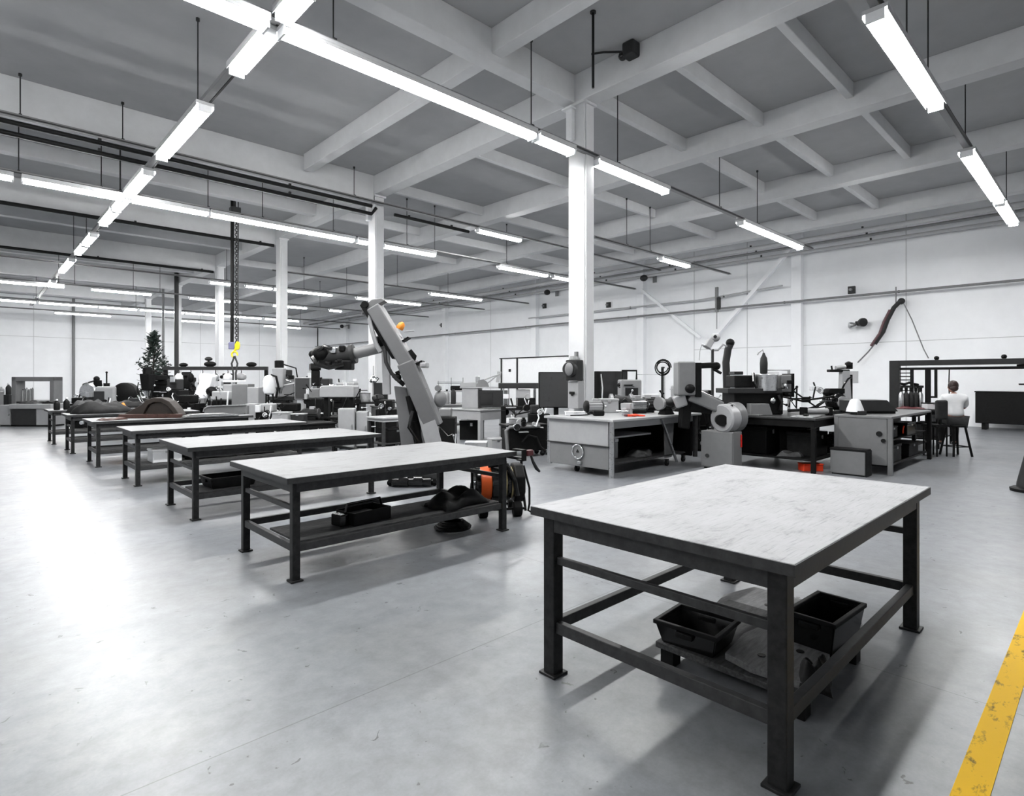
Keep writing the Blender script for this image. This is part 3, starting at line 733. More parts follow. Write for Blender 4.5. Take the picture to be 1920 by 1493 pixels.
# ---------------------------------------------------------------- hose reel cart with orange drum
p = place(932, 6.8)
t = thing('hose_reel', 'wheeled black hose reel with a bright orange drum', 'reel', p, RZ + R(12))
zc = .36
MB().cyl((-.22, 0, zc), (-.09, 0, zc), .205, seg=32).build('orange_drum', 'orange', t, .006, smooth=True)['label'] = 'bright orange drum'
MB().cyl((.02, 0, zc), (.09, 0, zc), .19, seg=28).cyl((.14, 0, zc), (.17, 0, zc), .185, seg=28).build('strap_winding', 'tan_strap', t, smooth=True)
for x0, x1, r in ((-.27, -.22, .235), (-.09, .02, .225), (.09, .14, .215)):
    MB().lathe([(r * .96, 0), (r, .01), (r, x1 - x0 - .01), (r * .96, x1 - x0)], (x0, 0, zc), (1, 0, 0), 32).build('flange', 'black_gloss', t, smooth=True)
MB().prism([(.24 * math.cos(k * math.pi / 4 + .39), .24 * math.sin(k * math.pi / 4 + .39)) for k in range(8)], (.24, 0, zc), (0, 1, 0), (0, 0, 1), .12).build('end_plate', 'black_iron', t, .02)
MB().cyl((-.3, 0, zc), (.34, 0, zc), .025).build('axle', 'chrome', t, smooth=True)
for s in (-1, 1):
    MB().tube([(s * .30, -.2, .06), (s * .30, -.02, zc), (s * .30, .02, zc + .27)], .016).tube([(s * .30, .2, .06), (s * .30, .02, zc)], .016).build('side_frame', 'black_iron', t, smooth=True)
MB().tube([(-.30, .02, zc + .27), (-.1, -.02, zc + .31), (.12, -.02, zc + .31), (.30, .02, zc + .27)], .02).build('top_handle', 'black_gloss', t, smooth=True)
MB().tube([(-.12, -.1, zc + .22), (.02, -.16, zc + .24), (.1, -.2, zc + .2), (.17, -.22, zc + .05), (.2, -.22, zc - .12)], .028).ball((.05, -.16, zc + .22), (.07, .05, .06), 10).build('hose_end', 'black_gloss', t, smooth=True)
for s in (-1, 1):
    MB().cyl((s * .2 - .05, -.2, .085), (s * .2 + .05, -.2, .085), .085, seg=20).build('wheel', 'rubber', t, .012, smooth=True)
    MB().cyl((s * .2 - .03, .2, .06), (s * .2 + .03, .2, .06), .06, seg=16).build('wheel', 'rubber', t, .01, smooth=True)
MB().bb((-.3, -.215, .075), (.3, -.185, .1)).bb((-.3, .185, .05), (.3, .215, .075)).build('base_bar', 'black_iron', t, .004)
MB().tube([(.31, -.05, zc + .2), (.37, -.1, .3), (.36, -.14, .12), (.34, -.16, .05), (.38, -.18, .03)], .013).build('loose_strap', 'rubber', t, smooth=True)
# ---------------------------------------------------------------- workshop crane
YC = 8.8
o = D(775, CY, YC); o.z = 0
t = thing('workshop_crane', 'tall grey workshop crane with a slanting boom behind the front left table', 'crane', o, RZ)
def c(px, v, y=0.): return Vector(((px - 775) * YC / F, y, HC - (v - CY) * YC / F))
bm_ = MB().taper(c(704, 578), c(772, 692), .44, .20, .44, .22).build('upper_boom', 'crane_grey', t, .02)
MB().prism([(-.21, 0), (.21, 0), (.17, .07), (.04, .12), (-.14, .10)], c(703, 578), (.87, 0, .5), (-.5, 0, .87), .20).build('boom_nose', 'crane_grey', bm_, .015)
MB().taper(c(764, 680), c(814, 800), .46, .26, .35, .26).build('lower_boom', 'crane_grey', t, .02)
MB().bar(c(745, 700), c(794, 678), .30, .035).build('boom_collar', 'black_iron', t, .006)
MB().bb(tuple(c(790, 690, -.16)), tuple(c(802, 680, .16))).build('collar_clip', 'pale_paint', t, .02)
MB().bar(c(733, 656), c(768, 633), .24, .02).build('boom_clip', 'black_iron', t, .004)
MB().taper(c(800, 770, -.16), c(818, 838, -.16), .24, .04, .24, .04).build('boom_skirt', 'pale_paint', t, .006)
MB().bar(c(788, 705, -.145), c(818, 775, -.145), .015, .012).bar(c(779, 740, -.145), c(802, 728, -.145), .015, .012).build('cover_seam', 'black_iron', t)
MB().prism([(-.11, 0), (.04, -.02), (.10, -.10), (.13, .0), (.05, .10)], c(768, 668, -.12), (1, 0, 0), (0, 0, 1), .02).build('warning_plate', 'black_iron', t)
MB().bar(c(682, 572, -.02), c(742, 672, -.02), .23, .07).build('boom_edge', 'black_iron', t, .01)
MB().cyl(c(688, 573, -.14), c(688, 573, .14), .055).build('nose_pin', 'black_iron', t, .006, smooth=True)
MB().prism([tuple((q.x, q.z)) for q in (c(738, 724), c(762, 727), c(769, 775), (c(784, 792)), c(779, 845), c(783, 882), c(748, 882), c(752, 842), c(745, 780))], (0, .1, 0), (1, 0, 0), (0, 0, 1), .16).build('mast', 'crane_grey', t, .012)
MB().taper(c(806, 800, .05), c(800, 884, .05), .26, .2, .2, .2).build('boom_foot', 'crane_grey', t, .015)
arm = MB().cyl(c(734, 646, .05), c(652, 666, .05), .085, seg=18).build('telescopic_tube', 'grey_paint', t, smooth=True)
MB().cyl(c(660, 664, .05), c(598, 672, .05), .135, .12, seg=18).cyl(c(664, 663, .05), c(656, 665, .05), .15, seg=18).build('outer_tube', 'grey_dark_paint', t, .005, smooth=True)
MB().ball(c(602, 664, .0), (.15, .13, .12), 12).cyl(c(586, 664, .05), c(604, 668, .05), .05).ball(c(584, 664, .05), .06, 10).build('tube_joint', 'black_iron', t, smooth=True)
MB().cyl(c(718, 641, .05), c(706, 644, .05), .11, seg=18).build('tube_collar', 'black_iron', t, smooth=True)
MB().tube([c(695, 592, -.1), c(702, 622, -.14), c(708, 645, -.12), c(716, 660, -.1)], .035).build('air_hose', 'pale_paint', t, smooth=True)
MB().tube([c(703, 600, -.12), c(716, 625, -.16), c(722, 640, -.14)], .02).build('air_hose', 'rubber', t, smooth=True)
MB().tube([c(724, 655, -.1), c(728, 680, -.16), c(738, 700, -.16), c(752, 716, -.12)], .03).build('air_hose', 'grey_dark_paint', t, smooth=True)
MB().bar(c(722, 655, .05), c(724, 740, .05), .12, .08).build('prop', 'pale_paint', t, .01)
MB().bb((-.36, -.35, .11), (.44, .35, .20)).build('base_frame', 'grey_dark_paint', t, .015)
mb = MB().cyl(c(745, 896, -.35), c(815, 896, -.35), .07, seg=16).cyl(c(758, 894, -.36), c(774, 894, -.36), .09, seg=16).cyl(c(784, 894, -.36), c(800, 894, -.36), .085, seg=16)
mb.build('drive_roller', 'black_gloss', t, .005, smooth=True)
for x in (-.30, .36):
    for y in (-.26, .28): castor(t, x, y, .045)
bc = MB().lathe([(.055, 0), (.06, .03), (.05, .09), (.02, .12)], c(748, 617, .02), (.5, 0, .86), 16).build('beacon', 'amber', t, smooth=True); bc['label'] = 'amber beacon'
MB().bar(c(742, 622, .02), c(754, 634, .02), .06, .02).bar(c(757, 622, .02), c(776, 620, .02), .03, .02).build('beacon_bracket', 'pale_paint', t, .004)
MB().ball(c(748, 708, -.1), .06, 10).cyl(c(740, 704, -.1), c(760, 722, -.1), .035).build('knuckle', 'black_iron', t, smooth=True)

MB().cyl(c(768, 742, .02), c(792, 850, .02), .07, seg=12).cyl(c(778, 790, .02), c(796, 870, .02), .09, seg=12).build('hydraulic_cylinder', 'black_iron', t, smooth=True)
MB().tube([c(776, 770, -.1), c(770, 800, -.14), c(786, 825, -.12), c(778, 850, -.1)], .03).build('air_hose', 'black_gloss', t, smooth=True)
MB().ball(c(826, 748, -.02), (.10, .09, .13), 12).cyl(c(822, 728, -.1), c(822, 728, .05), .045).build('side_pod', 'grey_paint', t, smooth=True)
for a_, b_ in ((610, 660), (628, 657), (644, 654), (618, 684), (640, 680)):
    MB().box(tuple(c(a_, b_, -.06)), (.09, .08, .09)).build('tube_clamp', 'black_iron' if a_ != 628 else 'chrome', t, .015)
MB().tube([c(590, 670, -.1), c(600, 684, -.14), c(622, 690, -.14), c(648, 684, -.1)], .035).tube([c(600, 660, -.1), c(612, 650, -.1), c(626, 655, -.1)], .03).build('air_hose', 'black_gloss', t, smooth=True)
MB().bb(tuple(c(630, 694, -.1)), tuple(c(662, 676, .1))).build('valve_block', 'black_iron', t, .02)
# ---------------------------------------------------------------- bench with round hatch (centre)
def wall_pt(u, v):
    a = (u - CX) / F; Y = U1 / (SN * a + CS); return D(u, v, Y)
ux, uy = 7.46, 5.55
t = thing('machine_bench', 'pale grey wheeled bench with a round hatch in its end panel', 'bench', (8.83, 6.28, 0))
def Lc(x, y, z): return (x - 8.83, y - 6.28, z)
def lb(x0, y0, z0, x1, y1, z1): return MB().bb(Lc(x0, y0, z0), Lc(x1, y1, z1))
lb(7.40, 5.48, .90, 10.22, 6.98, .943).build('worktop', 'pale_paint', t, .01)
lb(7.46, 5.62, .50, 7.52, 6.95, .90).build('upper_panel', 'pale_paint', t, .008)
lb(7.47, 5.62, .12, 7.52, 6.95, .488).build('lower_panel', 'grey_paint', t, .008)
lb(7.445, 5.60, .486, 7.5, 6.96, .505).build('trim_strip', 'grey_dark_paint', t, .003)
for x, y in ((7.50, 5.58), (10.15, 5.58), (7.5, 6.93), (10.15, 6.93)):
    MB().cyl(Lc(x, y, .0 if y < 6 and x < 8 else .1), Lc(x, y, .9), .045, seg=14).build('corner_post', 'steel_bright' if x < 8 else 'steel_mid', t, smooth=True)
yh = rowV(1083, 7.45); zh = HC - (847 - CY) * (7.45 / (SN * (1083 - CX) / F + CS)) / F
hd = MB().cyl(Lc(7.455, yh, zh), Lc(7.475, yh, zh), .105, seg=28).build('round_hatch', 'grey_paint', t, smooth=True)
MB().torus(Lc(7.45, yh, zh), (1, 0, 0), .118, .014, 30, 8).build('hatch_ring', 'chrome', hd, smooth=True)
MB().prism([(-.03, -.02), (.03, -.02), (0, .03)], Lc(7.447, yh, zh + .01), (0, 1, 0), (0, 0, 1), .012).build('pointer', 'black_gloss', hd)
MB().bb(Lc(7.42, yh - .09, zh - .20), Lc(7.47, yh - .01, zh - .155)).build('latch', 'steel_bright', t, .006)
lb(10.05, 5.62, .12, 10.12, 6.95, .90).build('end_panel', 'black_iron', t)
lb(7.6, 6.88, .12, 10.05, 6.94, .90).build('back_panel', 'black_iron', t)
lb(7.56, 5.60, .78, 10.1, 5.66, .9).build('apron', 'pale_paint', t, .004)
lb(7.75, 5.75, .60, 8.9, 6.7, .63).build('half_shelf', 'pale_paint', t, .006)
lb(7.56, 5.7, .17, 10.0, 6.85, .198).build('lower_shelf', 'steel_mid', t, .004)
lb(7.72, 5.72, .20, 7.78, 6.6, .60).build('inner_panel', 'steel_mid', t)
MB().bar(Lc(8.95, 5.57, .88), Lc(9.35, 5.50, .08), .05, .03).build('brace', 'steel_bright', t, .004)
MB().prism([(-.1, 0), (.12, 0), (.2, .62), (-.12, .62)], Lc(9.4, 5.72, .14), (1, 0, 0), (0, 0, 1), .03).build('side_plate', 'grey_paint', t, .006)
for x, y in ((7.62, 6.4), (9.3, 5.68), (10.0, 5.75), (10.0, 6.8)):
    castor(t, Lc(x, y, 0)[0], Lc(x, y, 0)[1], .055)
# things inside and below it
box_thing('storage_box', 'box', (8.15, 6.2, .20), 0, .34, .3, .34, 'pale box on the shelf inside the bench with the round hatch', 'pale_paint', 'white_plastic')
heap('rag', 'rag', (8.9, 6.0, .20), .4, .7, .4, .12, 'grey rags on the low shelf of the bench with the round hatch', 'cloth_grey', 31)
# ---------------------------------------------------------------- on that bench
zt = .945
p = place(1043, 12.2)
screen(p, RZ + .1, .76, .76, .98, 'large dark grey square screen to the left of the nearest column', 'screen_grey')
t = thing('mounted_speaker', 'grey round-faced speaker box fixed to the nearest column', 'speaker', (8.52, 7.2, 1.56), 0)
MB().bb((-.13, -.12, 0), (.10, .14, .40)).build('cabinet', 'grey_dark_paint', t, .02)
MB().lathe([(.10, 0), (.14, .03), (.15, .10), (.13, .14)], (-.09, .02, .22), (-1, -.35, 0), 22).build('horn', 'grey_dark_paint', t, smooth=True)
MB().ball((-.225, -.03, .22), (.045, .10, .125), 14).build('grille', 'grey_paint', t, smooth=True)
MB().bb((.08, -.05, .1), (.135, .1, .3)).build('bracket', 'steel_mid', t, .005)
MB().cyl((-.03, 0, .40), (-.03, 0, .47), .11, .08).bb((-.0, -.03, .47), (.06, .03, .56)).build('neck', 'grey_paint', t, .004)
t = thing('electric_box', 'tall pale switch box fixed low on the nearest column', 'box', (8.57, 7.22, 1.02))
MB().bb((-.1, -.13, 0), (.085, .13, .53)).build('body', 'pale_paint', t, .012)
MB().bb((-.13, -.05, .28), (-.1, .07, .33)).bb((-.15, -.03, .25), (-.12, .01, .3)).build('switch', 'black_gloss', t, .004)
box_thing('carton', 'box', (7.82, 6.62, zt), RZ, .34, .2, .07, 'low white carton on the bench, in front of the big screen', 'white_plastic')
t = thing('handheld_scanner', 'small black device lying on the bench by the nearest column', 'device', (8.02, 6.25, zt), RZ)
MB().bb((-.1, -.06, 0), (.1, .06, .10)).build('body', 'black_iron', t, .025); MB().tube([(-.1, 0, .05), (-.2, -.05, .02), (-.34, -.02, .012), (-.5, -.1, .012)], .01).build('cord', 'rubber', t, smooth=True)
t = thing('work_glove', 'bright orange-red glove lying on the bench', 'glove', (8.33, 5.72, zt), R(-30))
g = MB().ball((0, 0, .022), (.085, .05, .022), 12)
for k, yy in enumerate((-.036, -.012, .012, .036)): g.tube([(.06, yy, .02), (.14 + .01 * (k % 2), yy * 1.25, .016), (.18, yy * 1.3, .012)], [.014, .013, .009])
g.tube([(-.02, .04, .02), (.02, .09, .018), (.06, .10, .013)], [.015, .014, .01]); g.bb((-.15, -.045, .004), (-.06, .045, .035))
g.build('glove_body', 'orange_red', t, smooth=True)
MB().bb((-.17, -.048, .002), (-.14, .048, .038)).build('cuff', 'dark_red', t, .006)
for i, (x, y, L, r, rz, lab, m) in enumerate(((9.15, 6.25, .5, .13, .5, 'silver finned motor on the bench right of the nearest column', 'steel_bright'), (9.62, 6.3, .42, .13, -.3, 'dark finned motor on the bench, next to the grey robot', 'grey_dark_paint'),
        (8.42, 6.66, .36, .11, .2, 'small pale motor at the back edge of the bench', 'pale_paint'))):
    motor((x, y, zt), RZ + rz, L, r, lab, m)
screen(place(1150, 13.7), RZ - .1, .66, .72, 1.06, 'dark square screen to the right of the nearest column', 'glass_dark')
t = thing('steel_post', 'dark upright post beside the nearest column', 'post', place(1120, 12.3))
MB().bb((-.05, -.05, .02), (.05, .05, 1.76)).build('tube', 'black_iron', t, .008); MB().bb((-.14, -.14, 0), (.14, .14, .02)).build('foot_plate', 'black_iron', t); MB().tube([(.06, -.05, 1.7), (.10, -.06, 1.4), (.08, -.06, 1.1), (.06, -.05, .95)], .015).build('cable', 'white_plastic', t, smooth=True)
box_thing('storage_box', 'box', (8.98, 6.76, zt), RZ, .36, .24, .27, 'pale box on the bench in front of the dark screen', 'pale_paint')
t = thing('welding_unit', 'pale welding unit with a carrying handle behind the bench', 'machine', place(1180, 12.8), RZ)
MB().bb((-.22, -.25, .05), (.22, .25, 1.58)).build('body', 'pale_paint', t, .03)
MB().tube([(-.16, 0, 1.58), (-.16, 0, 1.78), (.16, 0, 1.78), (.16, 0, 1.58)], .022).build('handle', 'black_iron', t, smooth=True)
for s in (-1, 1): castor(t, s * .17, -.18, .03); castor(t, s * .17, .18, .03)
MB().bb((-.14, -.262, 1.2), (.14, -.25, 1.4)).build('control_panel', 'grey_dark_paint', t, .004)
coil(place(1243, 13.9), RZ, .20, 'black hose coil hung on a stand behind the bench', 'black_iron', 3, 1.67)
grinder((9.45, 6.8, zt), RZ, 1.1, 'bench grinder on the back edge of the bench by the hose coil')
vise((10.06, 6.72, zt), RZ, 1.1, 'dark vise on the corner of the bench behind the grey robot')
t = thing('pipe_rack', 'thin chrome pipe frame standing behind the bench', 'rack', place(1222, 15.8), RZ)
MB().tube([(-.42, 0, 0), (-.42, 0, 1.72), (.35, 0, 1.72), (.35, 0, 0)], .016).build('frame', 'steel_bright', t, smooth=True); MB().bb((-.5, -.15, 0), (.43, .15, .02)).build('foot_plate', 'steel_mid', t)
# ---------------------------------------------------------------- robot with drum motor
t = thing('robot_cabinet', 'grey control box with a round lock under the robot', 'cabinet', (9.66, 4.81, 0))
MB().bb((-.16, -.30, .03), (.16, .30, .675)).build('body', 'grey_paint', t, .01); MB().bb((-.176, -.285, .05), (-.16, .285, .665)).build('door', 'grey_paint', t, .005)
MB().cyl((-.19, .17, .24), (-.17, .17, .24), .035, seg=16).build('lock', 'grey_dark_paint', t, smooth=True); MB().bb((-.12, -.26, 0), (.12, .26, .03)).build('plinth', 'black_iron', t)
MB().bb((.10, -.315, .4), (.14, -.30, .62)).build('indicator', 'red_lamp', t, .004)
t = thing('industrial_robot', 'grey jointed robot arm with a big drum motor on the control box', 'robot', (9.66, 4.81, .675), RZ)
YR = 9.95
def rc(px, v, y=0.): return Vector(((px - 1351) * YR / F, y, HC - .675 - (v - CY) * YR / F))
MB().lathe([(.13, 0), (.235, .03), (.25, .08), (.25, .24), (.22, .27)], rc(1358, 785, .06) + Vector((.1, -.1, 0)), (-.75, -.45, 0), 30).build('drum_motor', 'pale_paint', t, smooth=True)
MB().lathe([(.235, 0), (.26, .03), (.26, .16), (.2, .2)], rc(1364, 784, .1) + Vector((.08, 0, 0)), (.8, .3, 0), 30).build('drum_cover', 'grey_paint', t, smooth=True)
MB().cyl(rc(1342, 788, -.26), rc(1346, 788, -.1), .10, seg=20).build('drum_bore', 'black_iron', t, smooth=True)
MB().tube([rc(1362, 760, -.2), rc(1366, 778, -.26), rc(1368, 790, -.26), rc(1360, 803, -.25), rc(1352, 808, -.2)], .022).build('cable', 'black_gloss', t, smooth=True)
MB().taper(rc(1350, 766, .02), rc(1290, 740, .02), .24, .22, .26, .24).build('forearm', 'grey_paint', t, .03)
MB().taper(rc(1360, 775, .1), rc(1292, 762, .1), .2, .12, .24, .2).build('lower_link', 'black_iron', t, .02)
MB().bar(rc(1292, 728, .06), rc(1356, 757, .06), .06, .08).build('hose_guide', 'black_gloss', t, .02)
MB().bb(tuple(rc(1264, 742, -.16)), tuple(rc(1297, 678, .16))).build('upper_arm', 'grey_paint', t, .025)
MB().bb(tuple(rc(1297, 745, -.14)), tuple(rc(1309, 680, .14))).build('arm_side', 'black_iron', t, .01)
MB().bar(rc(1304, 686, 0), rc(1344, 684, 0), .12, .1).build('wrist', 'black_iron', t, .02)
MB().ball(rc(1342, 686), .07, 10).cyl(rc(1334, 691, -.02), rc(1350, 700, -.02), .025).build('gripper', 'black_iron', t, smooth=True)
MB().ball(rc(1286, 729, -.16), (.09, .06, .08), 12).build('elbow_cap', 'black_iron', t, smooth=True)
MB().taper(rc(1288, 742, .1), rc(1282, 806, .1), .2, .2, .16, .2).build('support', 'black_iron', t, .02)
MB().taper(rc(1268, 742, -.02), rc(1276, 764, -.02), .2, .2, .12, .2).build('elbow', 'pale_paint', t, .03)
# ---------------------------------------------------------------- dark bench and machines behind the robot
bench(10.25, 12.6, 3.45, 5.05, .93, 'black workbench heaped with machines, right of the robot', 'steel_mid', 'black_iron', .07, apron='black_iron', ah=.12)
for i, (x, y, w, d, h, lab, m) in enumerate(((10.75, 4.6, .6, .5, .5, 'black crate under the black workbench, nearest the robot', 'black_iron'), (11.0, 3.85, .55, .5, .42, 'black crate under the black workbench, at its front corner', 'tarp_dark'),
        (11.9, 4.4, .7, .7, .5, 'black crate deep under the black workbench', 'black_iron'))):
    box_thing('crate', 'crate', (x, y, .23), 0, w, d, h, lab, m, 'black_iron')
heap('rag', 'rag', (10.5, 3.95, .23), .3, .3, .4, .1, 'pale grey rags at the edge of the shelf under the black workbench', 'cloth_grey', 44)
box_thing('toolbox', 'toolbox', (10.62, 3.66, .0), RZ, .34, .2, .13, 'small orange-red box on the floor under the black workbench', 'orange_red')
zk = .93
t = thing('printing_machine', 'large black machine with two steel drums on the black workbench', 'machine', (11.55, 4.2, zk), RZ)
YM = (D(1412, 700, 1) * 0).x + 11.0
ctr = Vector((11.55, 4.2, zk)); Yc = ctr.x * CS + ctr.y * SN; pxc = CX + F * (ctr.x * SN - ctr.y * CS) / Yc
def mc(px, v, y=0.): return Vector(((px - pxc) * Yc / F, y, HC - zk - (v - CY) * Yc / F))
def mbox(p0, p1, y0, y1): return MB().bb((mc(*p0).x, y0, mc(*p0).z), (mc(*p1).x, y1, mc(*p1).z))
b0 = mc(1365, 0).x; 
MB().bb((mc(1366, 0).x, -.3, .0), (mc(1455, 0).x, .35, mc(0, 735).z)).build('body', 'black_iron', t, .02)
MB().bb((mc(1352, 0).x, -.36, mc(0, 737).z), (mc(1450, 0).x, .3, mc(0, 728).z)).build('bed', 'grey_dark_paint', t, .008)
MB().bb((mc(1368, 0).x, -.25, mc(0, 727).z), (mc(1404, 0).x, .2, mc(0, 704).z)).build('gear_case', 'black_iron', t, .02)
MB().cyl(mc(1428, 733, -.2), mc(1428, 702, -.2), S(20, Yc), seg=26).build('steel_drum', 'steel_bright', t, .008, smooth=True)
MB().bb((mc(1453, 0).x, -.25, mc(0, 735).z), (mc(1473, 0).x, .1, mc(0, 703).z)).build('side_drum', 'grey_paint', t, .02)
MB().bb((mc(1473, 0).x, -.28, mc(0, 744).z), (mc(1476, 0).x, .15, mc(0, 701).z)).build('side_shield', 'black_iron', t)
MB().bb((mc(1370, 0).x, -.2, mc(0, 703).z), (mc(1386, 0).x, .1, mc(0, 697).z)).build('roller_cover', 'black_gloss', t, .01)
MB().tube([mc(1400, 700, -.3), mc(1398, 715, -.36), mc(1405, 727, -.32)], .025).tube([mc(1444, 740, -.34), mc(1449, 752, -.36), mc(1446, 768, -.34)], .03).build('hose', 'black_gloss', t, smooth=True)
MB().ball(mc(1435, 750, -.32), (.06, .05, .07), 10).build('valve', 'chrome', t, smooth=True)
MB().prism([(0, 0), (.40, 0), (.33, .21), (0, .21)], (mc(1385, 0).x, -.47, 0), (1, 0, 0), (0, 0, 1), .2).build('guard', 'grey_paint', t, .01)
t = thing('paper_bracket', 'thin white tubular bracket standing on the black machine', 'bracket', (11.70, 4.55, zk), RZ)
t2 = thing('spray_bottle', 'dark glass bottle with a pale neck on the steel drum', 'bottle', D(1432, CY, Yc - .1).to_2d().to_3d() + Vector((0, 0, HC + 10 * Yc / F + .005)), RZ)
MB().lathe([(.05, 0), (.066, .02), (.07, .2), (.06, .30), (.03, .36), (.02, .40)]).build('flask', 'grey_dark_paint', t2, smooth=True); MB().tube([(0, 0, .38), (-.02, 0, .46), (-.10, 0, .40), (-.12, 0, .36)], .014).build('nozzle', 'pale_paint', t2, smooth=True)
for o in (t,):
    MB().tube([(-.34, .12, 0), (-.34, .12, .84), (.18, .12, .84), (.18, .12, .0)], .03).build('frame', 'pale_paint', o, smooth=True); MB().bb((-.34, .1, .55), (-.02, .13, .80)).build('sheet', 'white_plastic', o)
t = thing('inspection_lamp', 'pale hooded lamp on a thin stem above the robot', 'lamp', place(1336, 11.9), RZ)
YL = 11.9
def lc(px, v, y=0.): return Vector(((px - 1336) * YL / F, y, HC - (v - CY) * YL / F))
MB().lathe([(.2, 0), (.2, .02), (.04, .05)]).build('base', 'black_iron', t, smooth=True)
MB().cyl((0, 0, .04), lc(1336, 655), .028).build('stem', 'grey_dark_paint', t, smooth=True)
MB().ball(lc(1341, 633), (.10, .10, .09), 16).build('lamp_head', 'pale_paint', t, smooth=True)
MB().cyl(lc(1338, 632, -.10), lc(1338, 632, -.085), .035, seg=14).build('lens', 'black_gloss', t)
MB().taper(lc(1334, 637), lc(1324, 652), .14, .12, .20, .14).build('hood', 'pale_paint', t, .02)
MB().bar(lc(1316, 645), lc(1334, 656), .10, .03).build('visor', 'white_plastic', t, .006)
MB().tube([lc(1316, 645), lc(1312, 660), lc(1311, 676)], .008).tube([lc(1334, 657), lc(1346, 657), lc(1356, 646), lc(1363, 650)], .02).build('cable', 'pale_paint', t, smooth=True)
t = thing('pipe_column', 'dark bent pipe column behind the robot', 'pipe', place(1365, 12.1), RZ)
YP = 12.1
def pc(px, v): return Vector(((px - 1365) * YP / F, 0, HC - (v - CY) * YP / F))
MB().tube([(0, 0, 0), pc(1362, 700), pc(1361, 680), pc(1365, 655), pc(1369, 646)], .075, 12).build('tube', 'grey_dark_paint', t, smooth=True); MB().ball(pc(1369, 643), .09, 10).build('cap', 'black_iron', t, smooth=True); MB().bb((-.16, -.16, 0), (.16, .16, .025)).build('foot_plate', 'black_iron', t)
# small machine, drill and cone between black bench and grey cabinet
milling_machine(place(1414, 14.6), RZ + .5, 1.72, 'black machine standing behind the steel drums', 'black_iron', 'black_iron', .8)
lathe_machine(place(1300, 14.7), RZ, 1.1, 'pale lathe standing behind the grey robot', 'pale_paint', 1.5)
t = thing('hose_pump', 'black pump with a bent hose on the black workbench', 'pump', (12.2, 3.75, zk), RZ)
MB().bb((-.17, -.15, 0), (.2, .16, .06)).build('base', 'black_iron', t, .01); MB().ball((0, 0, .24), (.20, .16, .2), 14).build('casing', 'black_gloss', t, smooth=True)
MB().cyl((.05, -.17, .22), (.05, -.1, .22), .11, seg=18).build('cover', 'pale_paint', t, .006, smooth=True); MB().bb((-.16, -.1, .38), (.13, .1, .48)).ball((-.17, 0, .40), .08, 10).build('manifold', 'black_iron', t, .015)
MB().tube([(-.2, 0, .36), (-.26, -.03, .22), (-.42, -.06, .12), (-.62, -.08, .07), (-.95, -.05, .05)], .03).tube([(.12, 0, .45), (.17, 0, .56), (.24, 0, .66), (.34, .05, .70)], .018).build('hose', 'black_gloss', t, smooth=True)
# ---------------------------------------------------------------- grey cabinet bench
t = thing('cabinet_bench', 'grey bench with a plain end panel and a dark grip hole', 'bench', (12.42, 2.96, 0))
MB().bb((-1.46, -.43, .93), (1.46, .43, .973)).build('worktop', 'grey_paint', t, .008)
MB().bb((-1.45, -.36, .16), (-1.40, .40, .93)).build('end_panel', 'grey_paint', t, .008)
for sx in (-1, 1):
    for sy in (-1, 1): MB().bb((sx * 1.42 - .035, sy * .40 - .035, 0), (sx * 1.42 + .035, sy * .40 + .035, .93)).build('leg', 'grey_paint' if sx < 0 else 'black_iron', t, .006)
MB().cyl((-1.47, -.25, .68), (-1.44, -.25, .68), .045, seg=14).cyl((-1.47, -.31, .57), (-1.44, -.31, .57), .035, seg=12).build('grip_hole', 'black_gloss', t)
MB().bb((-1.36, .34, .1), (1.40, .39, .9)).bb((-1.36, -.36, .13), (1.40, .38, .158)).build('inner_back', 'black_iron', t)
MB().bb((-1.38, -.36, .55), (1.38, .34, .573)).build('half_shelf', 'black_iron', t, .004)
t = thing('steel_case', 'low grey case standing on the floor against the grey bench', 'case', (10.66, 3.06, 0))
MB().bb((-.13, -.26, .02), (.13, .26, .42)).build('body', 'grey_paint', t, .01); MB().bb((-.135, -.275, .40), (.14, .265, .435)).bb((-.135, -.285, .0), (.14, -.262, .42)).build('frame', 'black_iron', t, .005); MB().bb((-.11, -.24, 0), (.11, .24, .02)).build('foot', 'black_iron', t)
for i, (x, y, z, w, d, h, lab, m) in enumerate(((11.6, 2.85, .575, .5, .4, .2, 'black box on the upper shelf inside the grey bench, by the end panel', 'black_iron'), (12.6, 2.8, .575, .6, .4, .22, 'black box on the upper shelf inside the grey bench, by its middle', 'black_gloss'),
        (11.7, 2.85, .16, .6, .45, .3, 'black crate at the bottom of the grey bench, by the end panel', 'black_iron'), (12.9, 2.85, .16, .7, .45, .24, 'black crate at the bottom of the grey bench, by its black legs', 'tarp_dark'))):
    box_thing('storage_box', 'box', (x, y, z), 0, w, d, h, lab, m)
t = thing('reel_of_wire', 'red wire ring lying in front of the crate inside the grey bench', 'wire', (12.35, 2.66, .60 - .025), 0)
MB().torus((0, 0, .10), (0, 1, .1), .08, .012).build('ring', 'orange_red', t, smooth=True); MB().bb((-.05, -.02, 0), (.05, .02, .03)).build('clip', 'black_iron', t)
zg = .975
t = thing('machine_hood', 'grey wedge-shaped hood on the grey bench', 'hood', (11.75, 3.1, zg), RZ)
MB().prism([(-.40, .04), (.46, .04), (.26, .24), (-.40, .24)], (0, 0, 0), (1, 0, 0), (0, 0, 1), .35).build('cover', 'grey_dark_paint', t, .012); MB().bb((-.36, -.12, 0), (.44, .12, .045)).build('base', 'black_iron', t)
t = thing('white_funnel', 'white cone-shaped funnel at the front end of the grey bench', 'funnel', (11.15, 3.12, zg), RZ)
MB().lathe([(.14, .05), (.13, .1), (.08, .24), (.05, .27)]).build('cone', 'white_plastic', t, smooth=True); MB().bb((-.04, -.14, 0), (.12, .08, .07)).build('base', 'grey_dark_paint', t, .01)
